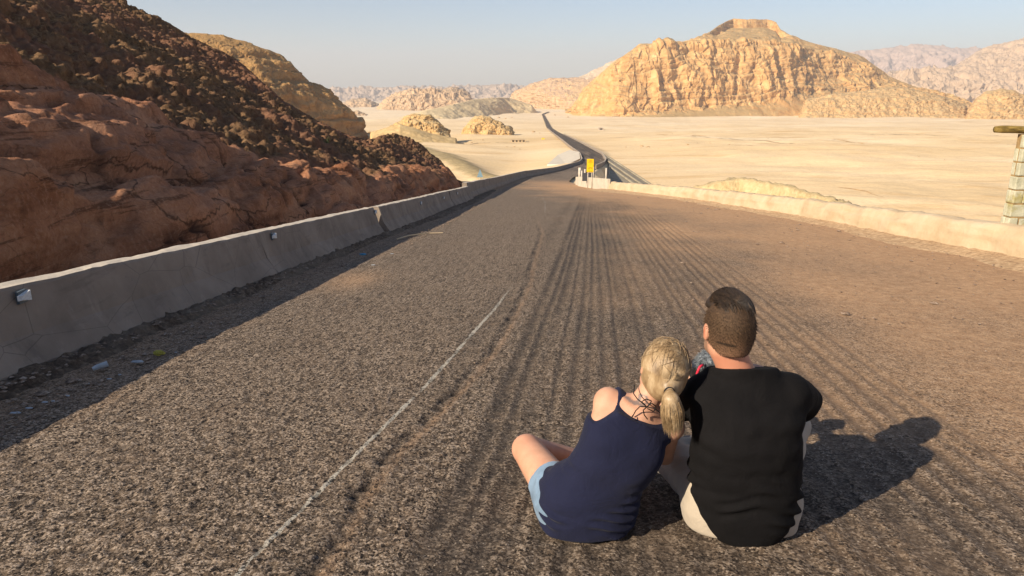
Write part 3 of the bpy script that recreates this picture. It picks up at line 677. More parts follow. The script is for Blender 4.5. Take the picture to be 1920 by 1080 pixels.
# ================================================================== BARRIERS AND WALLS
m = Mat('barrier concrete', .88, .2); nb = m.noise(1.6, 6, .6); nf = m.noise(22, 6, .7)
c = m.ramp(nb, [(.3, (.20, .155, .12)), (.5, (.26, .205, .158)), (.7, (.325, .26, .205))])
c = m.mix(m.map(m.noise(3.5, 6, .7, v=m.vec((1, 1, .3))), .55, .72, 0, .45), c, (.11, .09, .075))
c = m.mix(m.map(m.noise(6, 5, .8), .64, .74, 0, .8), c, (.085, .07, .058)); c = m.mix(m.map(m.noise(2.2, 6, .75, v=m.vec((2, 2, .16))), .54, .68, 0, .4), c, (.36, .30, .24)); c = m.mix(m.map(m.noise(1.1, 5, .7, v=m.vec((1, 1, 6), (3, 4, 5))), .55, .68, 0, .4), c, (.13, .10, .08))
c = m.mix(m.map(m.vor(2.6, feature='DISTANCE_TO_EDGE', v=m.vec((.6, .45, .8))), .0, .006, .55, 0), c, (.08, .065, .055))
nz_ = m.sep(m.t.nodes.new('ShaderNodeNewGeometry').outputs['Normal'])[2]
c = m.mix(m.map(nz_, .6, .9, 0, .75), c, (.62, .55, .45))  # sunlit look of the barrier top painted in: up-facing concrete mixed paler
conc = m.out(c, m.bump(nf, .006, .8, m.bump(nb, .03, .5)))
m = Mat('pale concrete', .9, .15); nb = m.noise(1.1, 6, .65); nf = m.noise(18, 6, .7)
c = m.ramp(nb, [(.3, (.44, .33, .20)), (.5, (.53, .41, .265)), (.7, (.60, .48, .33))])
c = m.mix(m.map(m.noise(5, 6, .75, v=m.vec((1, 1, 3))), .6, .72, 0, .5), c, (.33, .215, .125))
palec = m.out(c, m.bump(nf, .012, .9, m.bump(nb, .06, .6)))
HB = .588
PROF = [(.0, 0), (.0, .09), (-.115, .27), (-.20, HB - .02), (-.215, HB), (-.385, HB), (-.40, HB - .02), (-.485, .27), (-.60, .09), (-.60, 0)]
def barrier_mesh(ya, yb, shift=0.0, step=.12, jit=1.0, seed=0):
    n = max(3, int((yb - ya) / step)); ys = np.linspace(ya, yb, n); V = []
    prof = []
    for (a, b), (c_, d_) in zip(PROF[:-1], PROF[1:]):
        k = max(1, int(math.hypot(c_ - a, d_ - b) / .06))
        for i in range(k): prof.append((a + (c_ - a) * i / k, b + (d_ - b) * i / k))
    prof.append(PROF[-1]); prof = np.array(prof)
    X = Lx(ys)[:, None] + .19 + shift + prof[None, :, 0]; Yg = np.repeat(ys[:, None], len(prof), 1)
    Z = zr(ys)[:, None] - .02 + prof[None, :, 1]
    nz = .010 * fbm(Yg * 2.5 + seed, Z * 3, X * 3, 4); top = (prof[None, :, 1] > HB - .05)
    nz = nz + .006 * pn(Yg * .9 + seed, Z * 1.5, 2);
    X = X + nz * jit; Z = Z + jit * top * (.012 * fbm(Yg * 1.6 + seed, X * 5, 0, 4) + .006 * pn(Yg * 9, X * 9))
    V = np.stack([X, Yg, Z], -1).reshape(-1, 3); F_ = [tuple(f) for f in grid_faces(n, len(prof)).tolist()]
    F_ += [tuple(range(len(prof))), tuple((n - 1) * len(prof) + i for i in range(len(prof)))[::-1]]
    return V, F_
white_r = plain('reflector white', (.62, .62, .60), .5, .15, 60); grey_r = plain('reflector backing', (.10, .12, .13), .5)
def Ypx(px, z=.35):    # forward distance where the barrier face is seen at this pixel column
    ys = np.linspace(1.5, 60, 6000); u = (px - 960) / F
    x = Lx(ys) + .05; zc = ys * cs + (CAMZ - (zr(ys) + z)) * sn
    return float(ys[np.argmin(np.abs(x / zc - u))])
cuts = [-8, -3.3, Ypx(-150), Ypx(496), Ypx(712), Ypx(803), Ypx(843), Ypx(868)]
cuts[2] = max(1.0, cuts[2]); print('barrier cuts', cuts)
cuts = [-8, -3.2, 1.2] + cuts[3:] + [31.5]
blab = ['concrete barrier unit beside the road behind the camera', 'concrete barrier unit alongside the camera, mostly out of view',
        'nearest long grey concrete barrier unit with the biggest white reflector',
        'grey concrete barrier unit between the hairline joint and the sunlit gap',
        'concrete barrier unit just beyond the bright sunlit gap', 'short concrete barrier unit, third beyond the litter, after the second dark joint',
        'small far concrete barrier unit next before the end of the separate units', 'last separate concrete barrier unit before the continuous parapet takes over']
refl = [(48, 556), (515, 443), (705, 398), (786, 381), (830, 371), (855, 363)]
bars = []
for i in range(len(cuts) - 1):
    ya, yb = cuts[i] + .008, cuts[i + 1] - .008
    sh = [0, 0, 0, 0, .05, .03, .05, .0][i]
    if i == 4: ya += .0
    if i == 3: yb -= .20
    V, F_ = barrier_mesh(ya, yb, sh, .10 if i < 5 else .2, 1, i * 5.0)
    e = empty('concrete_barrier', (float(Lx(ya)), ya, float(zr(ya))), blab[i], 'barrier', 'concrete barrier units along the left road edge')
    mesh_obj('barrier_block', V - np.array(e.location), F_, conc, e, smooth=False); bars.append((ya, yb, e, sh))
for px, py in refl:
    y = Ypx(px, .52); e = next((b for b in bars if b[0] <= y <= b[1]), bars[-1]); zz = W(px, py, y)[2]; zz = min(zz, zr(y) + HB - .06)
    x = Lx(y) + .19 + e[3] - .15 - (zz - zr(y) - .27) / (HB - .29) * .05
    b = MB(); b.box((x + .02, y, zz), (.02, .085, .085))
    r = b.build('reflector', grey_r, e[2])
    # wedge shaped white lens
    b = MB(); s_ = .034
    b.add([(x + .03, y - .06, zz - s_ * .5), (x + .03, y + .05, zz - s_), (x + .03, y + .05, zz + s_), (x + .03, y - .06, zz + s_ * .5),
           (x + .05, y - .035, zz - s_ * .45), (x + .055, y + .045, zz - s_), (x + .055, y + .045, zz + s_), (x + .05, y - .035, zz + s_ * .45)],
          [(0, 3, 2, 1), (4, 5, 6, 7), (0, 1, 5, 4), (1, 2, 6, 5), (2, 3, 7, 6), (3, 0, 4, 7)])
    v = np.array(b.V) - np.array(parent_loc(e[2])); lo = mesh_obj('lens', v, b.F, white_r, r, smooth=False)

# continuous parapets running down the road (each one thing)
def parapet(name, fx, y0, y1, side, h, wd, mat, label, step):
    ys = [y0]
    while ys[-1] < y1: ys.append(ys[-1] + step * max(1, ys[-1] / 60))
    ys = np.array(ys); x = fx(ys)
    prof = np.array([(0, -.3), (0, .12), (.12, .3), (.17, h), (.17 + wd, h), (.2 + wd, -.3)]); prof[:, 0] *= side
    # perpendicular to the run of the road
    dx = np.gradient(x, ys); nx = 1 / np.sqrt(1 + dx ** 2); ny = -dx / np.sqrt(1 + dx ** 2)
    X = x[:, None] + prof[None, :, 0] * nx[:, None]; Yg = ys[:, None] + prof[None, :, 0] * ny[:, None]
    Z = zr(ys)[:, None] + .4 * sst(260, 420, ys)[:, None] + prof[None, :, 1] + .03 * (prof[None, :, 1] > .2) * pn(ys / 3, 1.1)[:, None]
    V = np.stack([X, Yg, Z], -1).reshape(-1, 3); k = len(prof)
    F_ = [tuple(f) for f in grid_faces(len(ys), k).tolist()] + [tuple(range(k)), tuple((len(ys) - 1) * k + i for i in range(k))[::-1]]
    return tag(mesh_obj(name, V, F_, mat, smooth=False), label, 'parapet')
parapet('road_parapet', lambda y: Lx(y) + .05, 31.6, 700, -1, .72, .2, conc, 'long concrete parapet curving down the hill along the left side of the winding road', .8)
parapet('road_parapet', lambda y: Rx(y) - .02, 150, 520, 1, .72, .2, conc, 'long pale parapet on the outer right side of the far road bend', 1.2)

# low eroded wall on the right
def right_wall():
    y0, y1 = -6, RT[-1][0]
    ys = np.concatenate([np.linspace(y0, 5, 60)[:-1], rows_log(5, y1, .045, .55)]); 
    prof = []
    P0 = [(-.0, -.15), (-.02, .0), (.015, .22), (.045, .43), (.10, .50), (.24, .525), (.38, .50), (.45, .42), (.46, -.6)]
    for (a, b), (c_, d_) in zip(P0[:-1], P0[1:]):
        k = max(1, int(math.hypot(c_ - a, d_ - b) / .035))
        for i in range(k): prof.append((a + (c_ - a) * i / k, b + (d_ - b) * i / k))
    prof.append(P0[-1]); prof = np.array(prof)
    x = Rx(ys); dx = np.gradient(x, ys); nx = 1 / np.sqrt(1 + dx ** 2); ny = -dx / np.sqrt(1 + dx ** 2)
    off, h = prof[None, :, 0], prof[None, :, 1]
    Yb = np.repeat(ys[:, None], len(prof), 1)
    q = .035 * fbm(Yb * 1.3, h * 4, 1, 5) + .05 * fbm(Yb / 3, h, 3, 3)
    # broken slabs and undercut coping
    cop = sst(.33, .40, h + .05 * fbm(Yb / 2.5, 3, 2, 3)); q = q - .045 * cop * sst(-.2, .3, pn(Yb / 1.7, 5.5)) + .028 * (1 - cop)
    grow = np.clip(q, -.09, .09)
    X = x[:, None] + (off - grow * (off < .25) ) * nx[:, None]; Yg = ys[:, None] + (off - grow * (off < .25)) * ny[:, None]
    Z = zr(ys)[:, None] + h * (1 + .10 * fbm(ys / 2.1, 2.2, 0, 4)[:, None] + .05 * pn(ys * 2.2, 1)[:, None]) + .012 * fbm(Yb * 8, off * 8, 0, 3) * (h > .3)
    V = np.stack([X, Yg, Z], -1).reshape(-1, 3); k = len(prof)
    F_ = grid_faces(len(ys), k)
    return tag(mesh_obj('roadside_wall', V, F_, palec, smooth=False), 'low weathered cream plaster wall along the right edge of the lay-by', 'wall')
right_wall()

# embankment facing of grey concrete at the road bend
m = Mat('embankment concrete', .9, .15); n = m.noise(.5, 6, .65); nl = m.noise(.35, 3, .5, v=m.vec((3, .2, .6)))
c = m.ramp(n, [(.3, (.23, .20, .145)), (.7, (.36, .31, .23))]); c = m.mix(m.map(nl, .5, .65, 0, .5), c, (.16, .13, .10))
emb = m.out(c, m.bump(n, .15, .8))
A = W(1139, 294, 236); B = W(1143, 313, 190); Cc = W(1138, 346, 152); D = W(1220, 347, 166); E = W(1190, 347, 158); Mi = W(1168, 318, 205)
def facet(tri, th=1.2):
    V = [np.array(p) for p in tri]; n_ = np.cross(V[1] - V[0], V[2] - V[0]); n_ = n_ / np.linalg.norm(n_); n_ = n_ if n_[2] > 0 else -n_
    k = len(V); return V + [p - n_ * th for p in V], [tuple(range(k)), tuple(range(k, 2 * k))[::-1]] + [(i, (i + 1) % k, (i + 1) % k + k, i + k) for i in range(k)]
b = MB()
for tri in ((B, Cc, E), (A, B, E), (A, E, D)): b.add(*facet(tri))
for p, q in ((B, E), (A, D), (B, Cc), ((A * .45 + B * .55), (E * .55 + D * .45))):
    up = np.array((0, 0, .12)); b.tube([p + up, q + up], .28, 6)
o = b.build('embankment', emb); struct(o)
b = MB(); cor = [W(1026, 308, 215), W(1046, 290, 262), W(1068, 281, 300), W(1086, 285, 262), W(1088, 297, 232), W(1062, 309, 212)]
for p in cor: p[2] = p[2] + .0
V, F_ = facet(cor, .5); b.add(V, F_); struct(b.build('concrete_apron', plain('apron concrete', (.60, .53, .42), .9, .1, .4)))

# gravel heap behind the right wall
heap = rock('gravel heap', [(.38, .28, .14), (.54, .41, .22), (.66, .52, .30)], .9, .1, bumpd=.35)
struct(sheet('gravel_heap', 1285, 1610, 220, [
    rowY([(1285, 380), (1330, 384), (1430, 396), (1520, 408), (1610, 418)], [60, 52, 44, 40, 36]),
    rowY([(1285, 358), (1330, 347), (1365, 340), (1388, 336), (1410, 338), (1440, 345), (1480, 352), (1520, 364), (1560, 376), (1590, 386), (1610, 392)], [66, 64, 62, 62, 61, 59, 56, 53, 50, 46, 44])], [70],
    lambda P, N, v: P + N * (.28 * fbm(P[..., 0] / 1.2, P[..., 1] / 1.2, P[..., 2] / 1.2, 5))[..., None], heap, back=16, zback=-14, sink=8))
# ================================================================== PEOPLE (implicit surfaces -> mesh)
class Field:
    def __init__(s, lo, hi, h):
        s.lo = np.array(lo, float); s.h = h; s.n = np.ceil((np.array(hi) - s.lo) / h).astype(int) + 1
        s.F = np.full(s.n, .3, np.float32); s.ax = [s.lo[i] + h * np.arange(s.n[i]) for i in range(3)]
    def sub(s, lo, hi):
        a = np.clip(np.floor((np.array(lo) - s.lo) / s.h).astype(int), 0, s.n - 1); b = np.clip(np.ceil((np.array(hi) - s.lo) / s.h).astype(int) + 1, 1, s.n)
        sl_ = tuple(slice(int(p), int(max(q, p + 1))) for p, q in zip(a, b))
        return sl_, np.ix_(*[s.ax[i][sl_[i]] for i in range(3)])
    def join(s, sl_, d, k):
        a = s.F[sl_]
        if k <= 0: s.F[sl_] = np.minimum(a, d); return
        h = np.clip(.5 + .5 * (a - d) / k, 0, 1); s.F[sl_] = a * (1 - h) + d * h - k * h * (1 - h)
    def cone(s, a, b, ra, rb, k=.02):
        a, b = np.array(a, float), np.array(b, float); m_ = max(ra, rb) + k + .02
        sl_, (X, Y, Z) = s.sub(np.minimum(a, b) - m_, np.maximum(a, b) + m_)
        ab = b - a; L2 = ab @ ab + 1e-9
        t = np.clip(((X - a[0]) * ab[0] + (Y - a[1]) * ab[1] + (Z - a[2]) * ab[2]) / L2, 0, 1)
        d = np.sqrt((X - a[0] - t * ab[0]) ** 2 + (Y - a[1] - t * ab[1]) ** 2 + (Z - a[2] - t * ab[2]) ** 2) - (ra + (rb - ra) * t)
        s.join(sl_, d, k)
    def ell(s, c, r, k=.02, M=None, sub=False):
        c, r = np.array(c, float), np.array(r, float); m_ = r.max() + k + .02
        sl_, (X, Y, Z) = s.sub(c - m_, c + m_); X, Y, Z = X - c[0], Y - c[1], Z - c[2]
        if M is not None: X, Y, Z = [M[0][i] * X + M[1][i] * Y + M[2][i] * Z for i in range(3)]
        k0 = np.sqrt((X / r[0]) ** 2 + (Y / r[1]) ** 2 + (Z / r[2]) ** 2); k1 = np.sqrt((X / r[0] ** 2) ** 2 + (Y / r[1] ** 2) ** 2 + (Z / r[2] ** 2) ** 2) + 1e-6
        d = k0 * (k0 - 1) / k1
        if sub: 
            a = s.F[sl_]; d = -d; h = np.clip(.5 - .5 * (a - d) / k, 0, 1); s.F[sl_] = a * (1 - h) + d * h + k * h * (1 - h)
        else: s.join(sl_, d, k)
    def stack(s, p0, axis, right, secs, k=.02, inflate=0.0, pw=2.3):
        """elliptical sections along an axis: (s, offset right, offset back-to-front, half width, half depth)"""
        p0 = np.array(p0, float); ax = np.array(axis, float); ax /= np.linalg.norm(ax); rt = np.array(right, float); rt -= ax * (rt @ ax); rt /= np.linalg.norm(rt); fw = np.cross(ax, rt)
        S = np.array(secs, float); lo, hi = [], []
        for (q, o1, o2, w_, d_) in S:
            c_ = p0 + ax * q + rt * o1 + fw * o2; lo.append(c_ - max(w_, d_) - .06); hi.append(c_ + max(w_, d_) + .06)
        sl_, (X, Y, Z) = s.sub(np.min(lo, 0), np.max(hi, 0)); X, Y, Z = X - p0[0], Y - p0[1], Z - p0[2]
        q = X * ax[0] + Y * ax[1] + Z * ax[2]; a = X * rt[0] + Y * rt[1] + Z * rt[2]; b = X * fw[0] + Y * fw[1] + Z * fw[2]
        qs = np.linspace(S[0, 0], S[-1, 0], 120); fn = []
        for i in range(1, 5):
            v_ = np.interp(qs, S[:, 0], S[:, i]); v_ = np.convolve(np.pad(v_, 5, mode='edge'), np.ones(11) / 11, 'valid'); fn.append(np.interp(q, qs, v_))
        w_, d_ = fn[2] + inflate, fn[3] + inflate
        nn = (np.abs((a - fn[0]) / w_) ** pw + np.abs((b - fn[1]) / d_) ** pw) ** (1 / pw)
        d = (nn - 1) * np.minimum(w_, d_) * .8
        e0 = S[0, 0] - q - inflate; e1 = q - S[-1, 0] - inflate; d = np.maximum(d, np.maximum(e0, e1))
        s.join(sl_, d, k)
    def cut(s, fn, k=.01):
        X, Y, Z = np.ix_(*s.ax); g = fn(X, Y, Z); h = np.clip(.5 - .5 * (s.F - g) / k, 0, 1); s.F = s.F * (1 - h) + g * h + k * h * (1 - h)
    def mod(s, fn): X, Y, Z = np.ix_(*s.ax); s.F = s.F + fn(X, Y, Z)
    def poly(s):
        Fv = s.F; ins = Fv < 0
        c = [(i, j, k) for i in (0, 1) for j in (0, 1) for k in (0, 1)]
        n = s.n - 1; cnt = np.zeros(n, np.int8)
        for (i, j, k) in c: cnt += ins[i:i + n[0], j:j + n[1], k:k + n[2]]
        act = (cnt > 0) & (cnt < 8); idx = np.argwhere(act); vid = np.full(n, -1, np.int64); vid[act] = np.arange(len(idx))
        P = np.zeros((len(idx), 3)); K = np.zeros(len(idx))
        for a in c:
            for d in range(3):
                if a[d]: continue
                b = list(a); b[d] = 1
                fa = Fv[tuple((idx + a).T)]; fb = Fv[tuple((idx + b).T)]; m_ = (fa < 0) != (fb < 0); t = np.where(m_, fa / (fa - fb + 1e-12), 0)
                q = idx + np.array(a, float); q[:, d] += t; P[m_] += q[m_]; K[m_] += 1
        V = s.lo + P / K[:, None] * s.h; Fs = []
        for d in range(3):
            e1, e2 = (d + 1) % 3, (d + 2) % 3; sa = [slice(None)] * 3; sb = [slice(None)] * 3; sa[d] = slice(0, -1); sb[d] = slice(1, None)
            A_, B_ = ins[tuple(sa)], ins[tuple(sb)]; ed = np.argwhere(A_ != B_); 
            ok = (ed[:, e1] > 0) & (ed[:, e2] > 0) & (ed[:, e1] < s.n[e1] - 1) & (ed[:, e2] < s.n[e2] - 1); ed = ed[ok]
            flip = A_[tuple(ed.T)]
            def g(o1, o2): q = ed.copy(); q[:, e1] += o1; q[:, e2] += o2; return vid[tuple(q.T)]
            qd = np.stack([g(-1, -1), g(0, -1), g(0, 0), g(-1, 0)], -1); qd[~flip] = qd[~flip][:, ::-1]; Fs.append(qd)
        return V, np.concatenate(Fs)
    def obj(s, name, mat, parent=None, attrs=None):
        V, Fs = s.poly(); o_ = np.array(parent_loc(parent)) if parent else np.zeros(3)
        return mesh_obj(name, V - o_, Fs, mat, parent, attrs=attrs(V) if attrs else None)
def gz(y): return -SL * y
def frame_(fwd, up=(0, 0, 1)):
    f_ = np.array(fwd, float); f_ /= np.linalg.norm(f_); r_ = np.cross(f_, up); r_ /= np.linalg.norm(r_); return r_, f_, np.cross(r_, f_)
def head(fl, c, fwd, up, sc=1.0, female=False):
    """skull, face and ears: c = centre of the skull, fwd = where the face looks"""
    r_, f_, u_ = frame_(fwd, up); M = np.stack([r_, f_, u_]).tolist()
    def p(a, b, d): return np.array(c) + sc * (a * r_ + b * f_ + d * u_)
    Mx = np.stack([r_, f_, u_], 1)
    fl.ell(p(0, -.008, .012), np.array((.074, .094, .088)) * sc, .01, Mx); fl.ell(p(0, .018, -.03), np.array((.062, .070, .075)) * sc, .03, Mx)
    fl.cone(p(-.03, .055, -.080), p(.03, .055, -.080), .026 * sc, .026 * sc, .035); fl.ell(p(0, .070, -.092), np.array((.02, .018, .018)) * sc, .02, Mx)
    fl.cone(p(0, .088, .012), p(0, .110, -.026), .009 * sc, .013 * sc, .014); 
    for s_ in (-1, 1):
        fl.cone(p(.012 * s_, .080, .030), p(.040 * s_, .074, .032), .011 * sc, .009 * sc, .016); fl.ell(p(.040 * s_, .066, -.022), np.array((.02, .02, .018)) * sc, .02, Mx)
        fl.ell(p(.031 * s_, .084, .012), np.array((.014, .010, .009)) * sc, .006, Mx, sub=True); fl.ell(p(.031 * s_, .072, .012), np.array((.0125, .0125, .0125)) * sc, .003, Mx)
        fl.ell(p(.078 * s_, -.004, -.010), np.array((.010, .019, .031)) * sc, .006, Mx); fl.ell(p(.088 * s_, .002, -.008), np.array((.006, .010, .018)) * sc, .004, Mx, sub=True)
    fl.cone(p(-.02, .090, -.052), p(.02, .090, -.052), .0075 * sc, .0075 * sc, .008); fl.cone(p(-.016, .090, -.064), p(.016, .090, -.064), .008 * sc, .008 * sc, .006)
def hand(fl, wrist, d, nrm, sc=1.0, side=1, curl=.6):
    """palm, four fingers with three joints, thumb off the side of the palm"""
    d = np.array(d, float); d /= np.linalg.norm(d); n_ = np.array(nrm, float); n_ -= d * (n_ @ d); n_ /= np.linalg.norm(n_); s_ = np.cross(d, n_) * side
    w_ = np.array(wrist, float); fl.cone(w_ + .018 * d, w_ + .075 * sc * d, .024 * sc, .026 * sc, .015)
    for o in (-.024, -.008, .008, .024): fl.cone(w_ + .03 * sc * d + o * .8 * s_, w_ + .088 * sc * d + o * s_ * sc, .013, .0115, .008)
    for i, (o, L_) in enumerate(((-.028, .068), (-.009, .078), (.010, .074), (.028, .058))):
        a = w_ + (.09 - .004 * abs(i - 1.2)) * sc * d + o * s_ * sc; ang = 0; q = a
        for seg, (fr, rr_) in enumerate(((.45, .0095), (.32, .0085), (.23, .0078))):
            ang += curl * (.55, .8, .6)[seg] * (1 + .08 * i); nd = math.cos(ang) * d + math.sin(ang) * n_; e = q + nd * L_ * fr * sc; fl.cone(q, e, rr_ * sc, rr_ * .93 * sc, .004); q = e
    a = w_ + .03 * sc * d - .024 * s_; b = a + .034 * (.6 * d - .7 * s_ + .35 * n_) * sc; e = b + .030 * (.85 * d - .2 * s_ + .45 * n_) * sc
    fl.cone(a, b, .014, .0115, .012); fl.cone(b, e, .0105, .009, .004)

m = Mat('skin', .55, .35); m.b.inputs['Subsurface Weight'].default_value = .08; m.b.inputs['Subsurface Radius'].default_value = (.012, .005, .003)
n = m.noise(14, 5, .6); c = m.ramp(n, [(.3, (.47, .245, .155)), (.7, (.58, .325, .215))])
c = m.mix(m.attr('blush'), c, (.50, .17, .10)); c = m.mix(m.math('MULTIPLY', m.attr('ink'), .8), c, (.10, .095, .10)); c = m.mix(m.attr('brow'), c, (.10, .06, .035)); c = m.mix(m.attr('stubble'), c, (.12, .075, .05))
skin = m.out(c, m.bump(m.noise(300, 3, .6), .0006, .4))
def cloth(name, col, rough=.9, var=.12, weave=.0012, fold=.0, sheen=.15):
    m = Mat(name, rough, .15); n = m.noise(9, 5, .6); w_ = m.noise(420, 2, .6)
    c = m.ramp(n, [(.3, [q * (1 - var) for q in col]), (.7, [min(1, q * (1 + var)) for q in col])]); m.b.inputs['Sheen Weight'].default_value = sheen
    return m.out(c, m.bump(w_, weave, .5, m.bump(m.noise(11, 5, .6, dist=1.2), .012, .5)))
navy = cloth('navy jersey', (.011, .013, .034), sheen=.05); black = cloth('black cotton', (.0055, .005, .0055), .9, .25, sheen=.0)
beige = cloth('beige cotton', (.40, .34, .265), .9, .1); denim = cloth('light denim', (.17, .25, .35), .9, .3, .002)
blackc = plain('black cord', (.012, .012, .013), .8, .2); rubber = plain('shoe rubber', (.62, .60, .56), .7); shoe_c = cloth('shoe canvas', (.16, .14, .13))

# -------------------------------------------------------------------- the man
MG = gz(2.44)
mp = np.array((.862, 2.44, MG))
M_sh = {'R': np.array((1.010, 2.42, .292)), 'L': np.array((.685, 2.44, .275))}
M_el = {'R': np.array((1.150, 2.645, .130)), 'L': np.array((.60, 2.69, .10))}
M_wr = {'R': np.array((.90, 2.83, .125)), 'L': np.array((.735, 2.83, .115))}
M_hip = {'R': np.array((.955, 2.47, MG + .105)), 'L': np.array((.77, 2.47, MG + .105))}
M_kn = {'R': np.array((1.175, 2.84, gz(2.84) + .25)), 'L': np.array((.665, 2.80, gz(2.8) + .135))}
M_an = {'R': np.array((.80, 3.02, gz(3.02) + .075)), 'L': np.array((.985, 2.99, gz(3.0) + .07))}
M_head = np.array((.760, 2.44, .527)); M_face = (-.10, 1, -.02)
msec = [(0.0, .0, .0, .17, .11), (.04, 0, 0, .205, .14), (.13, 0, 0, .208, .145), (.25, -.012, -.035, .195, .125), (.38, -.02, -.055, .197, .125), (.48, -.022, -.045, .205, .122), (.55, -.028, -.015, .195, .105), (.60, -.032, .0, .135, .085), (.645, -.04, .005, .075, .062)]
# section offsets: 'front' axis is cross(up,right)=+Y  -> negative offset = towards the camera
fl = Field((.45, 2.15, MG - .08), (1.40, 3.30, .78), .0058)
fl.stack(mp, (0, 0, 1), (1, 0, 0), msec, inflate=-.013)
fl.cone((.812, 2.425, .34), M_head + (-.005, -.012, -.07), .061, .060, .02)
head(fl, M_head, M_face, (0, .0, 1), 1.04)
for s_ in 'RL':
    fl.cone(M_sh[s_], M_el[s_], .052, .042, .03); fl.cone(M_el[s_], M_wr[s_], .043, .029, .01)
    fl.cone(M_hip[s_], M_kn[s_], .085, .062, .03); fl.cone(M_kn[s_], M_an[s_], .058, .040, .015)
    fl.cone(M_an[s_], M_an[s_] + ((-.11, .06, -.03) if s_ == 'R' else (.11, .05, -.03)), .036, .03, .02)
hand(fl, M_wr['R'], (-.45, .45, .35), (-.8, -.1, -.3), 1.0, -1, .75); hand(fl, M_wr['L'], (.3, .5, .3), (.9, -.1, -.2), 1.0, 1, .75)
fl.cut(lambda X, Y, Z: (gz(Y) - .0) - Z + 0 * X, .01)
def man_attr(V):
    r_, f_, u_ = frame_(M_face); q = V - M_head; a, b, d = q @ r_, q @ f_, q @ u_
    ear = np.clip(1 - np.sqrt(((np.abs(a) - .085) / .016) ** 2 + (b / .03) ** 2 + ((d + .01) / .04) ** 2), 0, 1)
    neck = .55 * sst(.05, -.05, b) * sst(-.06, -.10, d) * sst(-.26, -.2, d)
    brow = (np.abs(a) > .012) * (np.abs(a) < .052) * (np.abs(d - .036) < .006) * (b > .05)
    stub = .6 * sst(.0, .03, b) * sst(-.03, -.055, d) * (d > -.15)
    return dict(blush=np.clip(ear * 1.3 + neck, 0, 1), ink=0 * a, brow=brow.astype(float), stubble=stub)
man = fl.obj('person', skin, None, man_attr)
tag(man, 'man sitting cross-legged on the asphalt, back turned, in black t-shirt and beige trousers', 'person')
# T-shirt
fl = Field((.42, 2.10, MG - .06), (1.30, 2.90, .48), .0055)
fl.stack(mp, (0, 0, 1), (1, 0, 0), [(-.02, 0, 0, .10, .150), (.01, .0, -.004, .135, .155), (.05, 0, -.006, .172, .160), (.11, 0, -.008, .192, .160), (.18, -.005, -.02, .194, .145), (.26, -.012, -.037, .188, .128), (.38, -.02, -.055, .180, .125), (.48, -.022, -.045, .188, .122)] + msec[6:-1] + [(.675, -.048, .0, .078, .074)], inflate=.011)
fl.cone(M_sh['R'] + (-.02, 0, .0), M_sh['R'] + .62 * (M_el['R'] - M_sh['R']), .073, .077, .03)
fl.cone(M_sh['L'] + (.02, 0, .0), M_sh['L'] + .62 * (M_el['L'] - M_sh['L']), .072, .070, .035)
def sleeve_cut(s_):
    a = M_sh[s_]; d = M_el[s_] - a; d = d / np.linalg.norm(d); q = a + d * .175
    def fn(X, Y, Z):
        pl = (X - q[0]) * d[0] + (Y - q[1]) * d[1] + (Z - q[2]) * d[2]
        side = (X - .85) * (1 if s_ == 'R' else -1) - .155
        return np.minimum(pl, side * 2 + 0 * Z)
    return fn
fl.cut(sleeve_cut('R'), .006); fl.cut(sleeve_cut('L'), .006)
fl.cut(lambda X, Y, Z: np.minimum(.064 - np.sqrt((X - .810) ** 2 + (Y - 2.428) ** 2) + 0 * Z, Z - .375), .003); fl.cut(lambda X, Y, Z: Z - .405 + .30 * (Y - 2.36) + 0 * X, .003)   # neck opening
def folds(X, Y, Z):
    zz = Z - MG; low = sst(.46, .12, zz)
    return .0070 * low * sst(.03, .12, zz) * np.sin(zz * 120 + 9 * np.abs(X - .86) ** 1.3 * 9 + 2.5 * pn(X * 7, Y * 7, Z * 5)) * sst(-.2, .4, pn(X * 5, Y * 5, Z * 7 + 3)) \
        + .004 * (1 - low) * pn(X * 14 + Z * 9, Y * 10, Z * 16 - X * 10) + .004 * sst(.03, .14, zz) * pn(X * 8, Y * 8, Z * 18)
fl.mod(folds)
fl.cone((.812, 2.425, .30), (.811, 2.428, .40), .083, .071, .02)
fl.cut(lambda X, Y, Z: Z - .404 + .30 * (Y - 2.36) + 0 * X, .003)
hemcut = lambda X, Y, Z: (MG + .006 + .10 * sst(2.42, 2.62, Y)) - Z + 0 * X
fl.cut(hemcut, .006)
fl.obj('t_shirt', black, man)
# trousers
fl = Field((.42, 2.14, MG - .09), (1.42, 3.30, .12), .0062)
fl.stack(mp, (0, 0, 1), (1, 0, 0), [(-.03, 0, 0, .15, .10), (.02, 0, .0, .205, .138), (.08, 0, .0, .216, .142), (.15, 0, 0, .205, .135), (.19, 0, 0, .19, .12)], inflate=.008)
for s_ in 'RL':
    fl.cone(M_hip[s_], M_kn[s_], .104, .082, .03); fl.cone(M_kn[s_], M_an[s_] * .88 + M_kn[s_] * .12, .082, .062, .02)
fl.mod(lambda X, Y, Z: .007 * pn(X * 9, Y * 9, Z * 13) * sst(2.42, 2.60, Y) + .003 * np.sin(34 * (X * .6 + Y) + 40 * Z + 4 * pn(X * 6, Y * 6, Z * 6)) * sst(-.1, .4, pn(X * 6, Y * 6, Z * 6 + 8)))
fl.cut(lambda X, Y, Z: (gz(Y) + .003) - Z + 0 * X, .012)
fl.cut(lambda X, Y, Z: Z - (MG + .185) + 0 * X - 3 * np.clip(Y - 2.58, 0, 1) , .01)
fl.obj('trousers', beige, man)
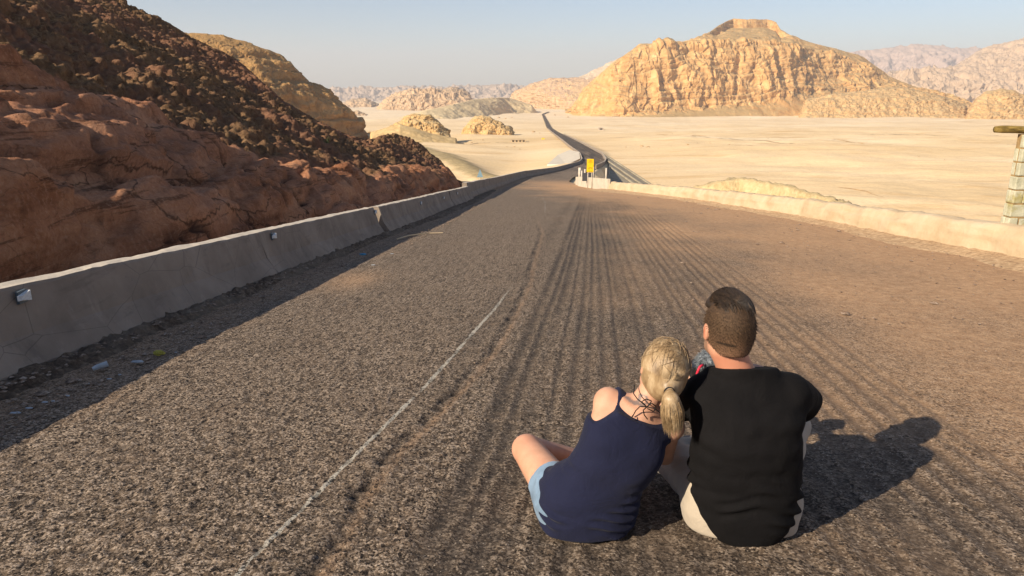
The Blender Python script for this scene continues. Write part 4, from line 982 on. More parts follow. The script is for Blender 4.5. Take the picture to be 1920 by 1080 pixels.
def shoe(an, toe, parent, name='shoe', sc=1.0, c_=None):
    d = np.array(toe, float); d[2] = 0; d /= np.linalg.norm(d); a = np.array(an, float); a[2] = gz(a[1]) + .05
    f_ = Field(a - .24, a + .24, .006); h = a - .05 * d
    f_.cone(h, a + .11 * sc * d + (0, 0, -.012), .043, .038, .02); f_.cone(a + .1 * sc * d, a + .17 * sc * d + (0, 0, -.016), .042, .034, .03); f_.cone(a + (0, 0, .0), a + (0, 0, .04), .042, .044, .02)
    f_.cut(lambda X, Y, Z: gz(Y) + .004 - Z + 0 * X, .006); o = f_.obj(name, c_ or shoe_c, parent)
    g_ = Field(a - .24, a + .24, .006); g_.cone(h, a + .17 * sc * d, .050, .044, .01); g_.cut(lambda X, Y, Z: gz(Y) + .002 - Z + 0 * X, .003); g_.cut(lambda X, Y, Z: Z - gz(Y) - .026 + 0 * X, .003)
    g_.obj('sole', rubber, o)
shoe(M_an['R'], (-1, .5, 0), man); shoe(M_an['L'], (1, .42, 0), man)

# hair -----------------------------------------------------------------
def hair_mat(name, stops, sc, stretch, rough=.55):
    m = Mat(name, rough, .4); n = m.noise(sc, 5, .65, v=m.vec(stretch)); m.b.inputs['Anisotropic'].default_value = .4
    return m.out(m.ramp(n, stops), m.bump(n, .0015, .5))
dark_hair = hair_mat('dark brown hair', [(.3, (.010, .007, .005)), (.55, (.035, .021, .013)), (.75, (.085, .052, .030))], 90, (1, .3, 1))
m = Mat('clipped hair', .75, .25); n = m.noise(170, 3, .7); g_ = m.noise(16, 3, .5)
c = m.ramp(n, [(.3, (.022, .013, .008)), (.6, (.075, .044, .024)), (.8, (.15, .09, .05))]); c = m.mix(m.map(g_, .4, .65, 0, .35), c, (.09, .052, .027)); c = m.mix(m.attr('nape'), c, (.30, .16, .095)); c = m.mix(m.attr('line'), c, (.012, .008, .006))
clip_hair = m.out(c, m.bump(n, .0025, .8))
def strands(name, mat, parent, curves, r0=.0011, n=3):
    """curves: list of point arrays; one mesh of thin tapered hairs"""
    V, F_ = [], []
    for P in curves:
        P = np.asarray(P); b = len(V); k = len(P); T = np.gradient(P, axis=0); T /= np.linalg.norm(T, axis=1)[:, None] + 1e-9
        a = np.cross(T, (.31, .2, .93)); a /= np.linalg.norm(a, axis=1)[:, None] + 1e-9; c2 = np.cross(T, a); rr_ = r0 * np.interp(np.linspace(0, 1, k), [0, .7, 1], [1, .9, .25])
        for i in range(k):
            for j in range(n): th = 2 * math.pi * j / n; V.append(P[i] + rr_[i] * (math.cos(th) * a[i] + math.sin(th) * c2[i]))
        F_ += [(b + i * n + j, b + i * n + (j + 1) % n, b + (i + 1) * n + (j + 1) % n, b + (i + 1) * n + j) for i in range(k - 1) for j in range(n)]
    return mesh_obj(name, np.array(V) - np.array(parent_loc(parent)), np.array(F_), mat, parent)
r_, f_, u_ = frame_(M_face)
Mx = np.stack([r_, f_, u_], 1)
fl = Field(M_head - .17, M_head + .17, .004); sc = 1.04
fl.ell(M_head + Mx @ (0, -.010, .014), np.array((.080, .101, .095)) * sc, .01, Mx); fl.ell(M_head + Mx @ (0, -.012, -.035), np.array((.070, .076, .072)) * sc, .03, Mx)
fl.cone(M_head + Mx @ (0, -.05, -.06), M_head + Mx @ (0, -.042, -.100), .046, .044, .03)
def hair_line(X, Y, Z):
    q = [X - M_head[0], Y - M_head[1], Z - M_head[2]]; a, b, d = [sum(q[i] * ax_[i] for i in range(3)) for ax_ in (r_, f_, u_)]
    fr = b - (.035 + .5 * np.clip(d - .01, -.05, .08)) - .05 * sst(.05, .075, d)           # behind this plane
    low = -.078 + .040 * sst(.03, .07, np.abs(a)) * sst(-.08, .0, b) - d
    ear = .030 - np.sqrt((b - .002) ** 2 + (d + .012) ** 2) - 10 * np.clip(.06 - np.abs(a), 0, 1)
    return np.maximum(np.maximum(fr, low), ear)
fl.cut(hair_line, .006)
def nape_attr(V):
    q = V - M_head; a, b, d = q @ r_, q @ f_, q @ u_
    nape = .85 * sst(-.045, -.105, d + .012 * pn(V[:, 0] * 60, V[:, 1] * 60, V[:, 2] * 60)) + .3 * sst(.02, -.05, d) 
    line = sst(.007, .003, np.abs(d + .032 + .12 * (a + .02))) * sst(.036, .020, np.abs(a + .040)) * (b < 0)
    return dict(nape=np.clip(nape, 0, .9), line=.9 * line)
hair = fl.obj('hair', clip_hair, man, nape_attr)
# longer top, combed back and over from a parting on the left
rs = np.random.RandomState(3); cv = []
fl = Field(M_head - .17, M_head + .18, .004)
fl.ell(M_head + Mx @ (.006, .010, .038), np.array((.0665, .096, .080)) * sc, .01, Mx); fl.ell(M_head + Mx @ (-.012, .055, .068), (.052, .045, .046), .03, Mx)
def topcut(X, Y, Z):
    q = [X - M_head[0], Y - M_head[1], Z - M_head[2]]; a, b, d = [sum(q[i] * ax_[i] for i in range(3)) for ax_ in (r_, f_, u_)]
    return (.048 + .30 * a * 0 + .22 * np.clip(-b - .02, 0, 1) * -1 + .02 * np.clip(np.abs(a) / .07, 0, 1) ** 2) - d
fl.cut(topcut, .008)
fl.mod(lambda X, Y, Z: .0022 * pn(X * 60 - Y * 14, Y * 16, Z * 40))
fl.obj('hair_top', dark_hair, hair)
for i in range(900):
    a0 = rs.uniform(-.062, .070); b0 = rs.uniform(-.055, .09); L_ = rs.uniform(.03, .06); P = []
    for t in np.linspace(0, 1, 6):
        a = a0 + (.35 + .4 * rs.rand() * 0) * L_ * t * (1 if a0 > -.02 else .6); b = b0 - .75 * L_ * t
        q = 1 - ((a - .008) / .080) ** 2 - ((b - .008) / .112) ** 2
        if q < .02: break
        d = .040 * sc + .089 * math.sqrt(q) + .012 * math.sin(math.pi * t) * rs.uniform(.2, 1) * .5 + .010 * sst(.0, .08, b)
        P.append(M_head + Mx @ (a, b, d))
    if len(P) > 3: cv.append(P)
strands('hair_strands', dark_hair, hair, cv, .0010)
me_ = hair.data; hv = np.zeros(len(me_.vertices) * 3, np.float32); me_.vertices.foreach_get('co', hv); hv = hv.reshape(-1, 3)[::3]; cv = []
for p in hv:
    o1 = p - M_head; b_, d_ = float(o1 @ f_), float(o1 @ u_)
    if d_ > .07 or d_ < -.085: continue
    n_ = o1 / np.linalg.norm(o1); L_ = .003 + .007 * float(sst(-.08, .04, d_)); e_ = n_ * .55 + np.array((0, 0, -.7)) + rs.normal(size=3) * .25; cv.append([p - n_ * .001, p + e_ * L_ * .5, p + e_ * L_])
strands('clipped_strands', clip_hair, hair, cv, .0007)
b = MB(); ring = [(.811 + .0675 * math.cos(t), 2.427 + .0675 * math.sin(t), .398 - .30 * (.0675 * math.sin(t) + .067)) for t in np.linspace(0, 2 * math.pi, 33)]; b.tube(ring, .0065, 8, cap=False); b.build('collar', black, man, True)


# -------------------------------------------------------------------- the woman
wp = np.array((.272, 2.44, gz(2.44) + .10)); WN = np.array((.448, 2.40, .235))
wax = (WN - wp); WL = np.linalg.norm(wax); wax = wax / WL; wr = np.array((1, 0, 0.)) - wax * wax[0]; wr /= np.linalg.norm(wr)
wsec = [(-.10, 0, 0, .11, .09), (-.07, 0, 0, .16, .12), (0, 0, 0, .180, .130), (.08, 0, -.015, .158, .112), (.15, .004, -.035, .138, .098), (.24, .008, -.045, .142, .098), (.32, .0, -.035, .150, .095), (.38, -.01, -.015, .140, .080), (.42, -.005, .0, .10, .062), (.45, 0, .005, .055, .05)]
W_sh = {'L': np.array((.345, 2.43, .258)), 'R': np.array((.575, 2.42, .158))}
W_el = {'L': np.array((.350, 2.66, .09)), 'R': np.array((.600, 2.60, -.055))}
W_wr = {'L': np.array((.48, 2.82, .03)), 'R': np.array((.64, 2.80, .03))}
W_hip = {'L': np.array((.19, 2.46, gz(2.46) + .10)), 'R': np.array((.355, 2.47, gz(2.47) + .10))}
W_kn = {'L': np.array((.062, 2.77, gz(2.77) + .175)), 'R': np.array((.475, 2.78, gz(2.78) + .085))}
W_an = {'L': np.array((.36, 2.93, gz(2.93) + .045)), 'R': np.array((.20, 3.0, gz(3.0) + .045))}
W_head = np.array((.540, 2.425, .385)); W_up = np.array((.20, -.03, 1.0)); W_up /= np.linalg.norm(W_up); W_face = (-.05, 1, .05)
fl = Field((-.08, 2.18, -.40), (.80, 3.25, .56), .0055)
fl.stack(wp, wax, wr, wsec, inflate=-.004)
fl.cone(WN + (-.005, 0, -.02), W_head + (-.035, -.005, -.08), .050, .047, .035)
fl.cone(WN + (.0, 0, -.03), W_sh['L'], .044, .042, .04); fl.cone(WN + (0, 0, -.04), W_sh['R'], .045, .048, .04)
head(fl, W_head, W_face, W_up, .96, True)
for s_ in 'RL':
    fl.cone(W_sh[s_], W_el[s_], .039, .034, .025); fl.cone(W_el[s_], W_wr[s_], .035, .023, .01)
    fl.cone(W_hip[s_], W_kn[s_], .090, .062, .03); fl.cone(W_kn[s_], W_an[s_], .058, .036, .012); 
for c_, r0_ in ((W_an['L'] + (.04, .03, -.01), 1), (W_an['R'] + (-.04, .03, -.01), -1)):
    fl.cone(c_ - (.05 * r0_, .01, 0), c_ + (.10 * r0_, .06, -.015), .034, .024, .02)
hand(fl, W_wr['L'], (.8, .5, -.1), (0, .2, -1), .9, 1, .35); hand(fl, W_wr['R'], (.35, .9, .1), (.7, .1, -.6), .9, -1, .5)
fl.cut(lambda X, Y, Z: (gz(Y) + .002) - Z + 0 * X, .01)
ink_px = [(1168, 745), (1176, 752), (1184, 757), (1192, 760), (1200, 757), (1203, 749), (1209, 744), (1215, 750), (1214, 758), (1206, 762), (1198, 760)]
def wom_attr(V):
    # small curved back tattoo: distance to a polyline lying on the upper back
    zc = V[:, 1] * cs + (CAMZ - V[:, 2]) * sn; v_ = (V[:, 1] * sn * -1 * -1 * 0 + 0)
    L_ = np.array([W(a, b, 2.352) for a, b in ink_px]); d = np.full(len(V), 9.)
    for p, q in zip(L_[:-1], L_[1:]):
        ab = (q - p)[[0, 2]]; t = np.clip(((V[:, [0, 2]] - p[[0, 2]]) @ ab) / (ab @ ab), 0, 1); d = np.minimum(d, np.linalg.norm(V[:, [0, 2]] - p[[0, 2]] - t[:, None] * ab, axis=1))
    back = (V[:, 1] < 2.40) * (V[:, 2] < .30)
    sh = W(1131, 712, 2.40); d2 = np.abs(np.linalg.norm(V[:, [0, 2]] - sh[[0, 2]], axis=1) - .010)
    ink = np.maximum(sst(.0065, .003, d) * back, .6 * sst(.004, .001, d2) * (V[:, 1] < 2.44))
    r2, f2, u2 = frame_(W_face, W_up); q = V - W_head; a, b, dd = q @ r2, q @ f2, q @ u2
    brow = .6 * (np.abs(a) > .012) * (np.abs(a) < .048) * (np.abs(dd - .034) < .004) * (b > .05); lip = (np.abs(dd + .055) < .012) * (np.abs(a) < .024) * (b > .08)
    knee = .35 * np.exp(-(np.linalg.norm(V - W_kn['L'], axis=1) / .08) ** 2)
    return dict(blush=np.clip(lip * .8 + knee, 0, 1), ink=ink, brow=brow, stubble=0 * a)
woman = fl.obj('person', skin, None, wom_attr)
tag(woman, 'blonde woman in navy tank top sitting on the asphalt, leaning her head on the man', 'person')
# tank top
fl = Field((-.02, 2.16, -.38), (.78, 2.62, .40), .0052)
fl.stack(wp, wax, wr, [(-.13, 0, 0, .12, .135), (-.09, 0, 0, .145, .145), (-.05, .004, -.003, .172, .150), (.01, .004, -.006, .182, .142), (.08, .002, -.02, .162, .120)] + wsec[4:-2] + [(.415, -.01, -.005, .115, .07)], inflate=.008)
fl.cone(WN + (-.02, 0, -.040), W_sh['L'] + (.012, 0, -.002), .056, .055, .03); fl.cone(WN + (0, 0, -.045), W_sh['R'] + (-.01, 0, 0), .056, .054, .03)
def scoop(X, Y, Z):
    q0 = WN + wax * .092 + wr * .030
    a = (X - q0[0]) * wr[0] + (Z - q0[2]) * wr[2]; b = (X - q0[0]) * wax[0] + (Z - q0[2]) * wax[2]
    return 1 - np.sqrt((a / .112) ** 2 + (b / np.where(b < 0, .088, .3)) ** 2) + 0 * Y
fl.cut(lambda X, Y, Z: scoop(X, Y, Z) * .07, .004)
def arm_hole(s_):
    c_ = W_sh[s_]; sg = -1 if s_ == 'L' else 1
    def fn(X, Y, Z):
        a = ((X - c_[0]) * wr[0] + (Z - c_[2]) * wr[2]) * sg; b = (X - c_[0]) * wax[0] + (Z - c_[2]) * wax[2]
        e = .035 - .055 * (b < 0) * np.clip(-b / .10, 0, 1) * sst(-.24, -.10, b) ; keep = sst(-.085, -.06, b)
        return (a - (-.016 + .055 * np.clip(-b / .07, 0, 1))) - .3 * (1 - keep) + 0 * Y
    return fn
fl.cut(arm_hole('L'), .006); fl.cut(arm_hole('R'), .006)
def wfold(X, Y, Z):
    q = (X - wp[0]) * wax[0] + (Z - wp[2]) * wax[2]; a = (X - wp[0]) * wr[0] + (Z - wp[2]) * wr[2]; low = sst(.24, .04, q)
    return .0075 * low * np.sin(q * 150 - 3 * a * 10 + 2.5 * pn(X * 8, Y * 8, Z * 6)) * sst(-.25, .35, pn(X * 6 + 4, Y * 6, Z * 8) + 1.2 * a) + .0035 * pn(X * 8 + Z * 6, Y * 8, Z * 14 - X * 6)
fl.mod(wfold)
fl.cut(lambda X, Y, Z: (gz(Y) + .004 + .10 * sst(2.42, 2.62, Y)) - Z + 0 * X, .006)
fl.obj('tank_top', navy, woman)
# denim shorts
fl = Field((-.04, 2.16, -.40), (.62, 2.86, .03), .0055)
fl.stack(wp, (0, 0, 1), (1, 0, 0), [(-.10, 0, 0, .14, .10), (-.06, 0, 0, .178, .126), (0, 0, 0, .190, .130), (.06, 0, 0, .17, .11)], inflate=.004)
fl.cone(W_hip['L'], W_hip['L'] + .45 * (W_kn['L'] - W_hip['L']), .096, .086, .03); fl.cone(W_hip['R'], W_hip['R'] + .45 * (W_kn['R'] - W_hip['R']), .096, .088, .03)
def cuff(s_):
    d = W_kn[s_] - W_hip[s_]; L_ = np.linalg.norm(d); d /= L_; q = W_hip[s_] + d * L_ * .36
    side = -1 if s_ == 'L' else 1
    return lambda X, Y, Z: np.minimum((X - q[0]) * d[0] + (Y - q[1]) * d[1] + (Z - q[2]) * d[2], ((X - .272) * side + .02) * 3)
fl.cut(cuff('L'), .004); fl.cut(cuff('R'), .004); fl.cut(lambda X, Y, Z: gz(Y) + .003 - Z + 0 * X, .008)
fl.mod(lambda X, Y, Z: .004 * pn(X * 16, Y * 16, Z * 16))
fl.obj('denim_shorts', denim, woman)
# blonde hair gathered in a ponytail
blonde = hair_mat('blonde hair', [(.25, (.13, .08, .04)), (.48, (.30, .205, .11)), (.75, (.52, .40, .255))], 34, (1, 1, .35), .45)
r2, f2, u2 = frame_(W_face, W_up); Wx = np.stack([r2, f2, u2], 1)
TIE = W(1254, 733, 2.315); HE = np.array((.083, .098, .094)) * .99; HC = W_head + Wx @ (0, -.008, .012)
fl = Field(W_head - .18, W_head + .18, .004)
fl.ell(HC, HE, .01, Wx); fl.ell(W_head + Wx @ (0, -.02, -.035), (.072, .078, .07), .03, Wx); fl.cone(W_head + Wx @ (0, -.06, -.05), TIE, .045, .015, .035)
def whl(X, Y, Z):
    q = [X - W_head[0], Y - W_head[1], Z - W_head[2]]; a, b, d = [sum(q[i] * ax_[i] for i in range(3)) for ax_ in (r2, f2, u2)]
    fr = b - (.030 + .62 * np.clip(d - .0, -.06, .09)); ear = .022 - np.sqrt((b - .004) ** 2 + (d + .016) ** 2) - 10 * np.clip(.062 - np.abs(a), 0, 1)
    return np.maximum(fr, ear)
fl.cut(whl, .006)
wh = fl.obj('hair', blonde, woman)
cv = []; tl = Wx.T @ (TIE - HC)
for i in range(7500):
    # start near the hairline, sweep over the skull to the tie
    th = rs.uniform(-math.pi, math.pi); start = np.array((math.sin(th) * .92, .30 + .22 * math.cos(th) + rs.uniform(-.25, .1), math.cos(th) * .95)); 
    if rs.rand() < .5: v3 = rs.normal(size=3); v3[1] = -abs(v3[1]) + .6; start = v3
    start /= np.linalg.norm(start); end = tl / HE; end /= np.linalg.norm(end); P = []; lift = 1.004 + rs.uniform(.0, .017); jt = rs.normal(size=3) * .014
    for t in np.linspace(0, 1, 11):
        q = start * (1 - t) + end * t + jt * math.sin(math.pi * t); q = q / np.linalg.norm(q); s3 = HC + Wx @ (q * HE * lift)
        w_ = sst(.78, 1, t); s3 = s3 * (1 - w_) + (TIE + rs.normal(size=3) * .004) * w_
        P.append(s3)
    P = np.array(P); q0 = (P[0] - W_head) @ Wx
    if q0[1] > .035 + .6 * q0[2] + .03 or q0[2] < -.085: continue
    cv.append(P)
for i in range(90):   # loose flyaway hairs
    v3 = rs.normal(size=3); v3[1] = -abs(v3[1]) * .6 + .3; v3[2] = abs(v3[2]) + .15; v3 /= np.linalg.norm(v3); e = v3 + rs.normal(size=3) * .55; P = []
    for t in np.linspace(0, 1, 8):
        q = v3 * (1 - t) + e * t; q /= np.linalg.norm(q); P.append(HC + Wx @ (q * HE * (1.02 + .10 * t * rs.uniform(.7, 1.1))))
    cv.append(P)
strands('hair_strands', blonde, wh, cv, .0010)
fl = Field(TIE - .14, TIE + .14, .004); tail = [TIE + (0, 0, .002), TIE + (.002, -.030, -.020), TIE + (.008, -.028, -.06), TIE + (.016, -.012, -.10)]
for p, q, a, b in zip(tail[:-1], tail[1:], (.014, .027, .034), (.027, .034, .026)): fl.cone(p, q, a, b, .015)
pt = fl.obj('ponytail', blonde, woman); cv = []
for i in range(1800):
    o1 = rs.normal(size=3); o1 /= np.linalg.norm(o1); rr_ = rs.uniform(.6, 1.12); tp = [TIE + o1 * .009, TIE + (.002, -.030, -.020) + o1 * .027 * rr_, TIE + (.009, -.030, -.062) + o1 * .037 * rr_, TIE + (.018, -.016, -.112 + rs.uniform(-.022, .014)) + o1 * .034 * rr_]
    tp = np.array(tp); ts = np.linspace(0, 3, 9); cv.append(np.stack([np.interp(ts, range(4), tp[:, k]) for k in range(3)], -1))
strands('hair_strands', blonde, pt, cv, .0008)
b = MB(); ring = [TIE + Wx @ (.015 * math.cos(t), 0, .015 * math.sin(t)) + (0, -.006, 0) for t in np.linspace(0, 2 * math.pi, 17)]
b.tube(ring, .0042, 7, cap=False); b.build('hair_tie', blackc, woman, True)
# black halter strings tied in a bow at the nape
def on_back(px, py, y): return W(px, py, y)
b = MB(); k0 = on_back(1213, 763, 2.318)
for pts in ([(1213, 763), (1200, 762), (1192, 770), (1186, 781)], [(1213, 763), (1206, 769), (1208, 778), (1214, 786)], [(1213, 763), (1222, 756), (1230, 762), (1226, 772), (1214, 766)], [(1213, 763), (1203, 753), (1212, 748), (1222, 752), (1213, 763)],
            [(1213, 763), (1228, 766), (1240, 776), (1244, 790)], [(1186, 779), (1184, 786)], [(1241, 768), (1241, 782), (1246, 796)]):
    P = np.array([on_back(a, c_, 2.322 - .010 * math.sin(i * 1.7)) for i, (a, c_) in enumerate(pts)])
    ts = np.linspace(0, len(P) - 1, 4 * len(P)); P = np.stack([np.interp(ts, range(len(P)), P[:, k]) for k in range(3)], -1); b.tube(P, .0020, 6)
P = np.array([on_back(a, c_, y) for a, c_, y in ((1213, 763, 2.325), (1195, 748, 2.33), (1188, 738, 2.35), (1190, 722, 2.41))]); b.tube(P, .0020, 6)
b.build('halter_strings', blackc, woman, True)

# -------------------------------------------------------------------- camera with furry microphone held by the man
cc = np.array((.815, 2.90, .165)); cam_t = empty('video_camera', tuple(cc), 'black video camera with grey furry microphone held in front of the man', 'camera')
bk = plain('camera black', (.02, .02, .022), .45, .2); b = MB(); b.box(cc, (.13, .07, .09)); b.box(cc + (0, -.004, .052), (.05, .05, .022)); b.build('camera_body', bk, cam_t, bevel=.006)
b = MB(); b.tube([cc + (0, .03, -.005), cc + (0, .085, -.005), cc + (0, .086, -.005), cc + (0, .11, -.005)], [.034, .034, .038, .038], 24); b.build('lens', bk, cam_t, True, 0)
mc = W(1327, 677, 2.86); b = MB(); b.tube([mc + (0, -.02, -.028), mc + (0, .06, -.028)], .011, 12); b.box((mc + cc) / 2 + (0, 0, 0), (.02, .02, abs(mc[2] - cc[2]))); mi = b.build('microphone', bk, cam_t, True)
m = Mat('grey fur', .95, .1); n = m.noise(60, 4, .7); gf = m.out(m.ramp(n, [(.35, (.045, .05, .06)), (.55, (.16, .18, .20)), (.75, (.36, .39, .42))]), m.bump(n, .004, 1))
fl = Field(mc - .14, mc + .14, .004); fl.ell(mc, (.040, .055, .042), .01); fl.mod(lambda X, Y, Z: .004 * pn(X * 60, Y * 60, Z * 60)); fu = fl.obj('windshield', gf, mi); cv = []
for i in range(1500):
    v3 = rs.normal(size=3); v3 /= np.linalg.norm(v3); p = mc + v3 * (.038, .052, .040); dr_ = v3 * .6 + rs.normal(size=3) * .35 + (0, 0, -.35); L_ = rs.uniform(.012, .022)
    cv.append([p, p + dr_ * L_ * .5, p + dr_ * L_ + (0, 0, -.003)])
strands('fur_strands', gf, fu, cv, .0011)
red = plain('red strap', (.55, .02, .05), .6); b = MB()
b.tube([W(1318, 684, 2.80), W(1312, 688, 2.79), W(1308, 697, 2.79), W(1305, 708, 2.79), W(1304, 716, 2.80)], .0052, 8); b.build('strap', red, cam_t, True)
# ================================================================== SMALL THINGS
def project(P):
    P = np.asarray(P, float); x, y, z = P[..., 0], P[..., 1], P[..., 2] - CAMZ; d = y * cs - z * sn; v = y * sn + z * cs
    return 960 + F * x / d, 540 - F * v / d
# white block enclosure with posts and the yellow sign at the end of the right wall
whitew = plain('whitewashed blocks', (.50, .44, .35), .9, .15, 3, .01); whitep = plain('white painted posts', (.52, .46, .38), .8, .1, 8)
c0, c1, c2 = G(1086, 349), G(1141, 357), None
enc = empty('fence', tuple(c1), 'whitewashed block enclosure with thin white posts below the yellow sign', 'fence')
def wallseg(b, p, q, h, t=.2, s=.3):
    d = np.array(q) - np.array(p); L_ = np.linalg.norm(d[:2]); n_ = np.array((-d[1], d[0], 0)) / L_ * t / 2; up = np.array((0, 0, h)); dn = np.array((0, 0, s)); p, q = np.array(p), np.array(q)
    b.add([p - n_ - dn, q - n_ - dn, q + n_ - dn, p + n_ - dn, p - n_ + up, q - n_ + up, q + n_ + up, p + n_ + up], [(0, 3, 2, 1), (4, 5, 6, 7), (0, 1, 5, 4), (1, 2, 6, 5), (2, 3, 7, 6), (3, 0, 4, 7)])
b = MB(); cb = c0 + np.array((.1, 3.2, -.34)); wallseg(b, c0, c1, .70); wallseg(b, c0 + (.12, .15, 0), cb, .66); b.build('block_wall', whitew, enc, bevel=.02)
for px, top in ((1087, 319), (1091, 320), (1097, 317), (1104, 320), (1114, 313), (1137, 315)):
    t = (px - 1086) / 55; p = c0 * (1 - t) + c1 * t; zt = W(px, top, p[1])[2]; x = W(px, top, p[1])[0]
    b = MB(); b.tube([(x, p[1] - .02, p[2] + .45), (x, p[1], zt)], .055, 8); b.build('post', whitep, enc, True)
for k in range(3):
    p = c0 + (cb - c0) * (k + 1) / 4; b = MB(); b.tube([(p[0] + .1, p[1], p[2] + .5), (p[0] + .1, p[1], p[2] + 1.35)], .05, 8); b.build('post', whitep, enc, True)
blkp = plain('dark panel', (.035, .035, .04), .7)
b = MB(); pa, pb = W(1092, 334, 50.5), W(1113, 334, 50.0); wallseg(b, pa, pb, .36, .05, .2); b.build('dark_panel', blkp, enc)
ylw = Mat('yellow sign', .45, .4); n = ylw.noise(6, 4, .6); ylw = ylw.out(ylw.ramp(n, [(.3, (.80, .46, .005)), (.7, (.88, .56, .01))]))
ys_ = empty('road_sign', tuple(W(1106, 347, 48.6)), 'tall yellow sign board standing at the white enclosure by the road', 'sign')
A_, B_ = W(1100, 323, 48.6), W(1113.5, 298, 48.6); ctr = (A_ + B_) / 2; hw_, hh_ = (B_[0] - A_[0]) / 2, (B_[2] - A_[2]) / 2
b = MB(); b.box(ctr, (hw_ * 2, .05, hh_ * 2)); sb = b.build('sign_board', ylw, ys_, bevel=.01)
brn = plain('sign lettering', (.50, .20, .01), .6); b = MB()
def bar(x, z, w_, h_): b.box((ctr[0] + x * hw_, ctr[1] - .032, ctr[2] + z * hh_), (w_ * hw_, .012, h_ * hh_))
rows_ = []
for z, segs in ((.82, ((-.1, .35), (.25, .2))), (.66, ((0, .7),)), (.52, ((-.45, .35), (0, .3), (.42, .3))), (-.34, ((-.2, .5), (.4, .3))), (-.84, ((-.3, .4), (.3, .4)))):
    for x, w_ in segs: b = MB(); bar(x, z, w_, .055); b.build('letter', brn, sb)
ring = [(ctr[0] + .5 * hw_ * math.cos(t), ctr[1] - .032, ctr[2] - .55 * hh_ + .5 * hw_ * math.sin(t)) for t in np.linspace(.2, math.pi - .2, 12)]
b = MB(); b.tube(ring, .016, 5); b.build('emblem', brn, sb)
for s_ in (-.6, .6):
    b = MB(); b.tube([(ctr[0] + s_ * hw_, ctr[1] + .05, ctr[2] + hh_ * .8), (ctr[0] + s_ * hw_, ctr[1] + .05, float(zr(48.6)) - .2)], .03, 8); b.build('pole', whitep, ys_, True)
# blue-grey triangular warning sign seen from behind, left of the road
p = W(900, 326, 56); ts = empty('warning_sign', (p[0], 56, float(zr(56))), 'small pale blue triangular road sign on a post behind the left barrier', 'sign')
bl = plain('sign back', (.25, .38, .45), .5, .05, 4, 0, .4, .3); b = MB(); h_ = .66
tri = [p + (0, 0, h_ * .55), p + (-h_ * .36, 0, -h_ * .38), p + (h_ * .36, 0, -h_ * .38)]; b.add(*[list(q) for q in (lambda VF: VF)(facet([np.array(t) for t in tri], .0))]) if False else None
b.add([t + np.array((0, -.015, 0)) for t in tri] + [t + np.array((0, .015, 0)) for t in tri], [(0, 1, 2), (5, 4, 3), (0, 3, 4, 1), (1, 4, 5, 2), (2, 5, 3, 0)]); b.build('sign_plate', bl, ts)
b = MB(); b.tube([p + (0, .04, h_ * .4), (p[0], 56.04, float(zr(56)) - .4)], .03, 8); b.build('pole', whitep, ts, True)

# stone pillar with a log beam at the right edge
m = Mat('pillar stone', .9, .15); n = m.noise(7, 6, .7); n2 = m.noise(2.5, 5, .7)
c = m.ramp(n, [(.3, (.34, .33, .23)), (.6, (.50, .48, .36))]); c = m.mix(m.map(n2, .52, .68, 0, .8), c, (.30, .25, .075)); stone = m.out(c, m.bump(n, .02, 1)); mort = plain('mortar', (.30, .20, .09), .95, .3, 12, .02)
PY = 10.9; px0 = W(1915, 300, PY)[0]; wd = .42; dp = .20; ztop = W(1902, 252, PY)[2]; zb = float(zr(PY)) - .9
pil = empty('stone_pillar', (px0 + wd / 2, PY + dp / 2, zb), 'whitewashed stone block pillar rising behind the right wall', 'pillar')
b = MB(); b.box((px0 + wd / 2 - .02, PY + dp / 2, (ztop + zb) / 2), (wd - .06, dp - .03, ztop - zb - .01)); b.build('mortar_core', mort, pil)
z = ztop; k = 0; rs2 = np.random.RandomState(5); b = MB()
while z > zb + .1:
    h_ = .205; 
    for j, (a0, a1) in enumerate(((0, .36), (.36, 1)) if k % 2 == 0 else ((0, .7), (.7, 1))):
        for yy0, yy1 in ((0, .5), (.5, 1)):
            jx = rs2.uniform(-.008, .008, 3); lean = -.02 * (ztop - z)
            b.box((px0 + lean + wd * (a0 + a1) / 2 + jx[0], PY + dp * (yy0 + yy1) / 2 + jx[1], z - h_ / 2), (wd * (a1 - a0) - .014, dp * (yy1 - yy0) - .012, h_ - .016))
    z -= h_; k += 1
b.build('stone_blocks', stone, pil, bevel=.014)
m = Mat('old log', .85, .2); n = m.noise(20, 6, .7, v=m.vec((.25, 1, 1))); c = m.ramp(n, [(.35, (.035, .02, .008)), (.5, (.17, .115, .03)), (.7, (.36, .25, .075))]); logm = m.out(c, m.bump(n, .015, 1))
lx0 = W(1874, 243, PY)[0]; lz = W(1872, 243.5, PY)[2]; P = [(lx0 + t, PY + .10 + .02 * math.sin(t * 3), lz - .02 * t + .006 * math.sin(t * 7)) for t in np.linspace(0, 2.6, 26)]
b = MB(); b.tube(P, [.046] + [.055] * 24 + [.05], 14); tag(b.build('log_beam', logm, None, True), 'weathered greenish log beam lying across the stone pillar', 'beam')

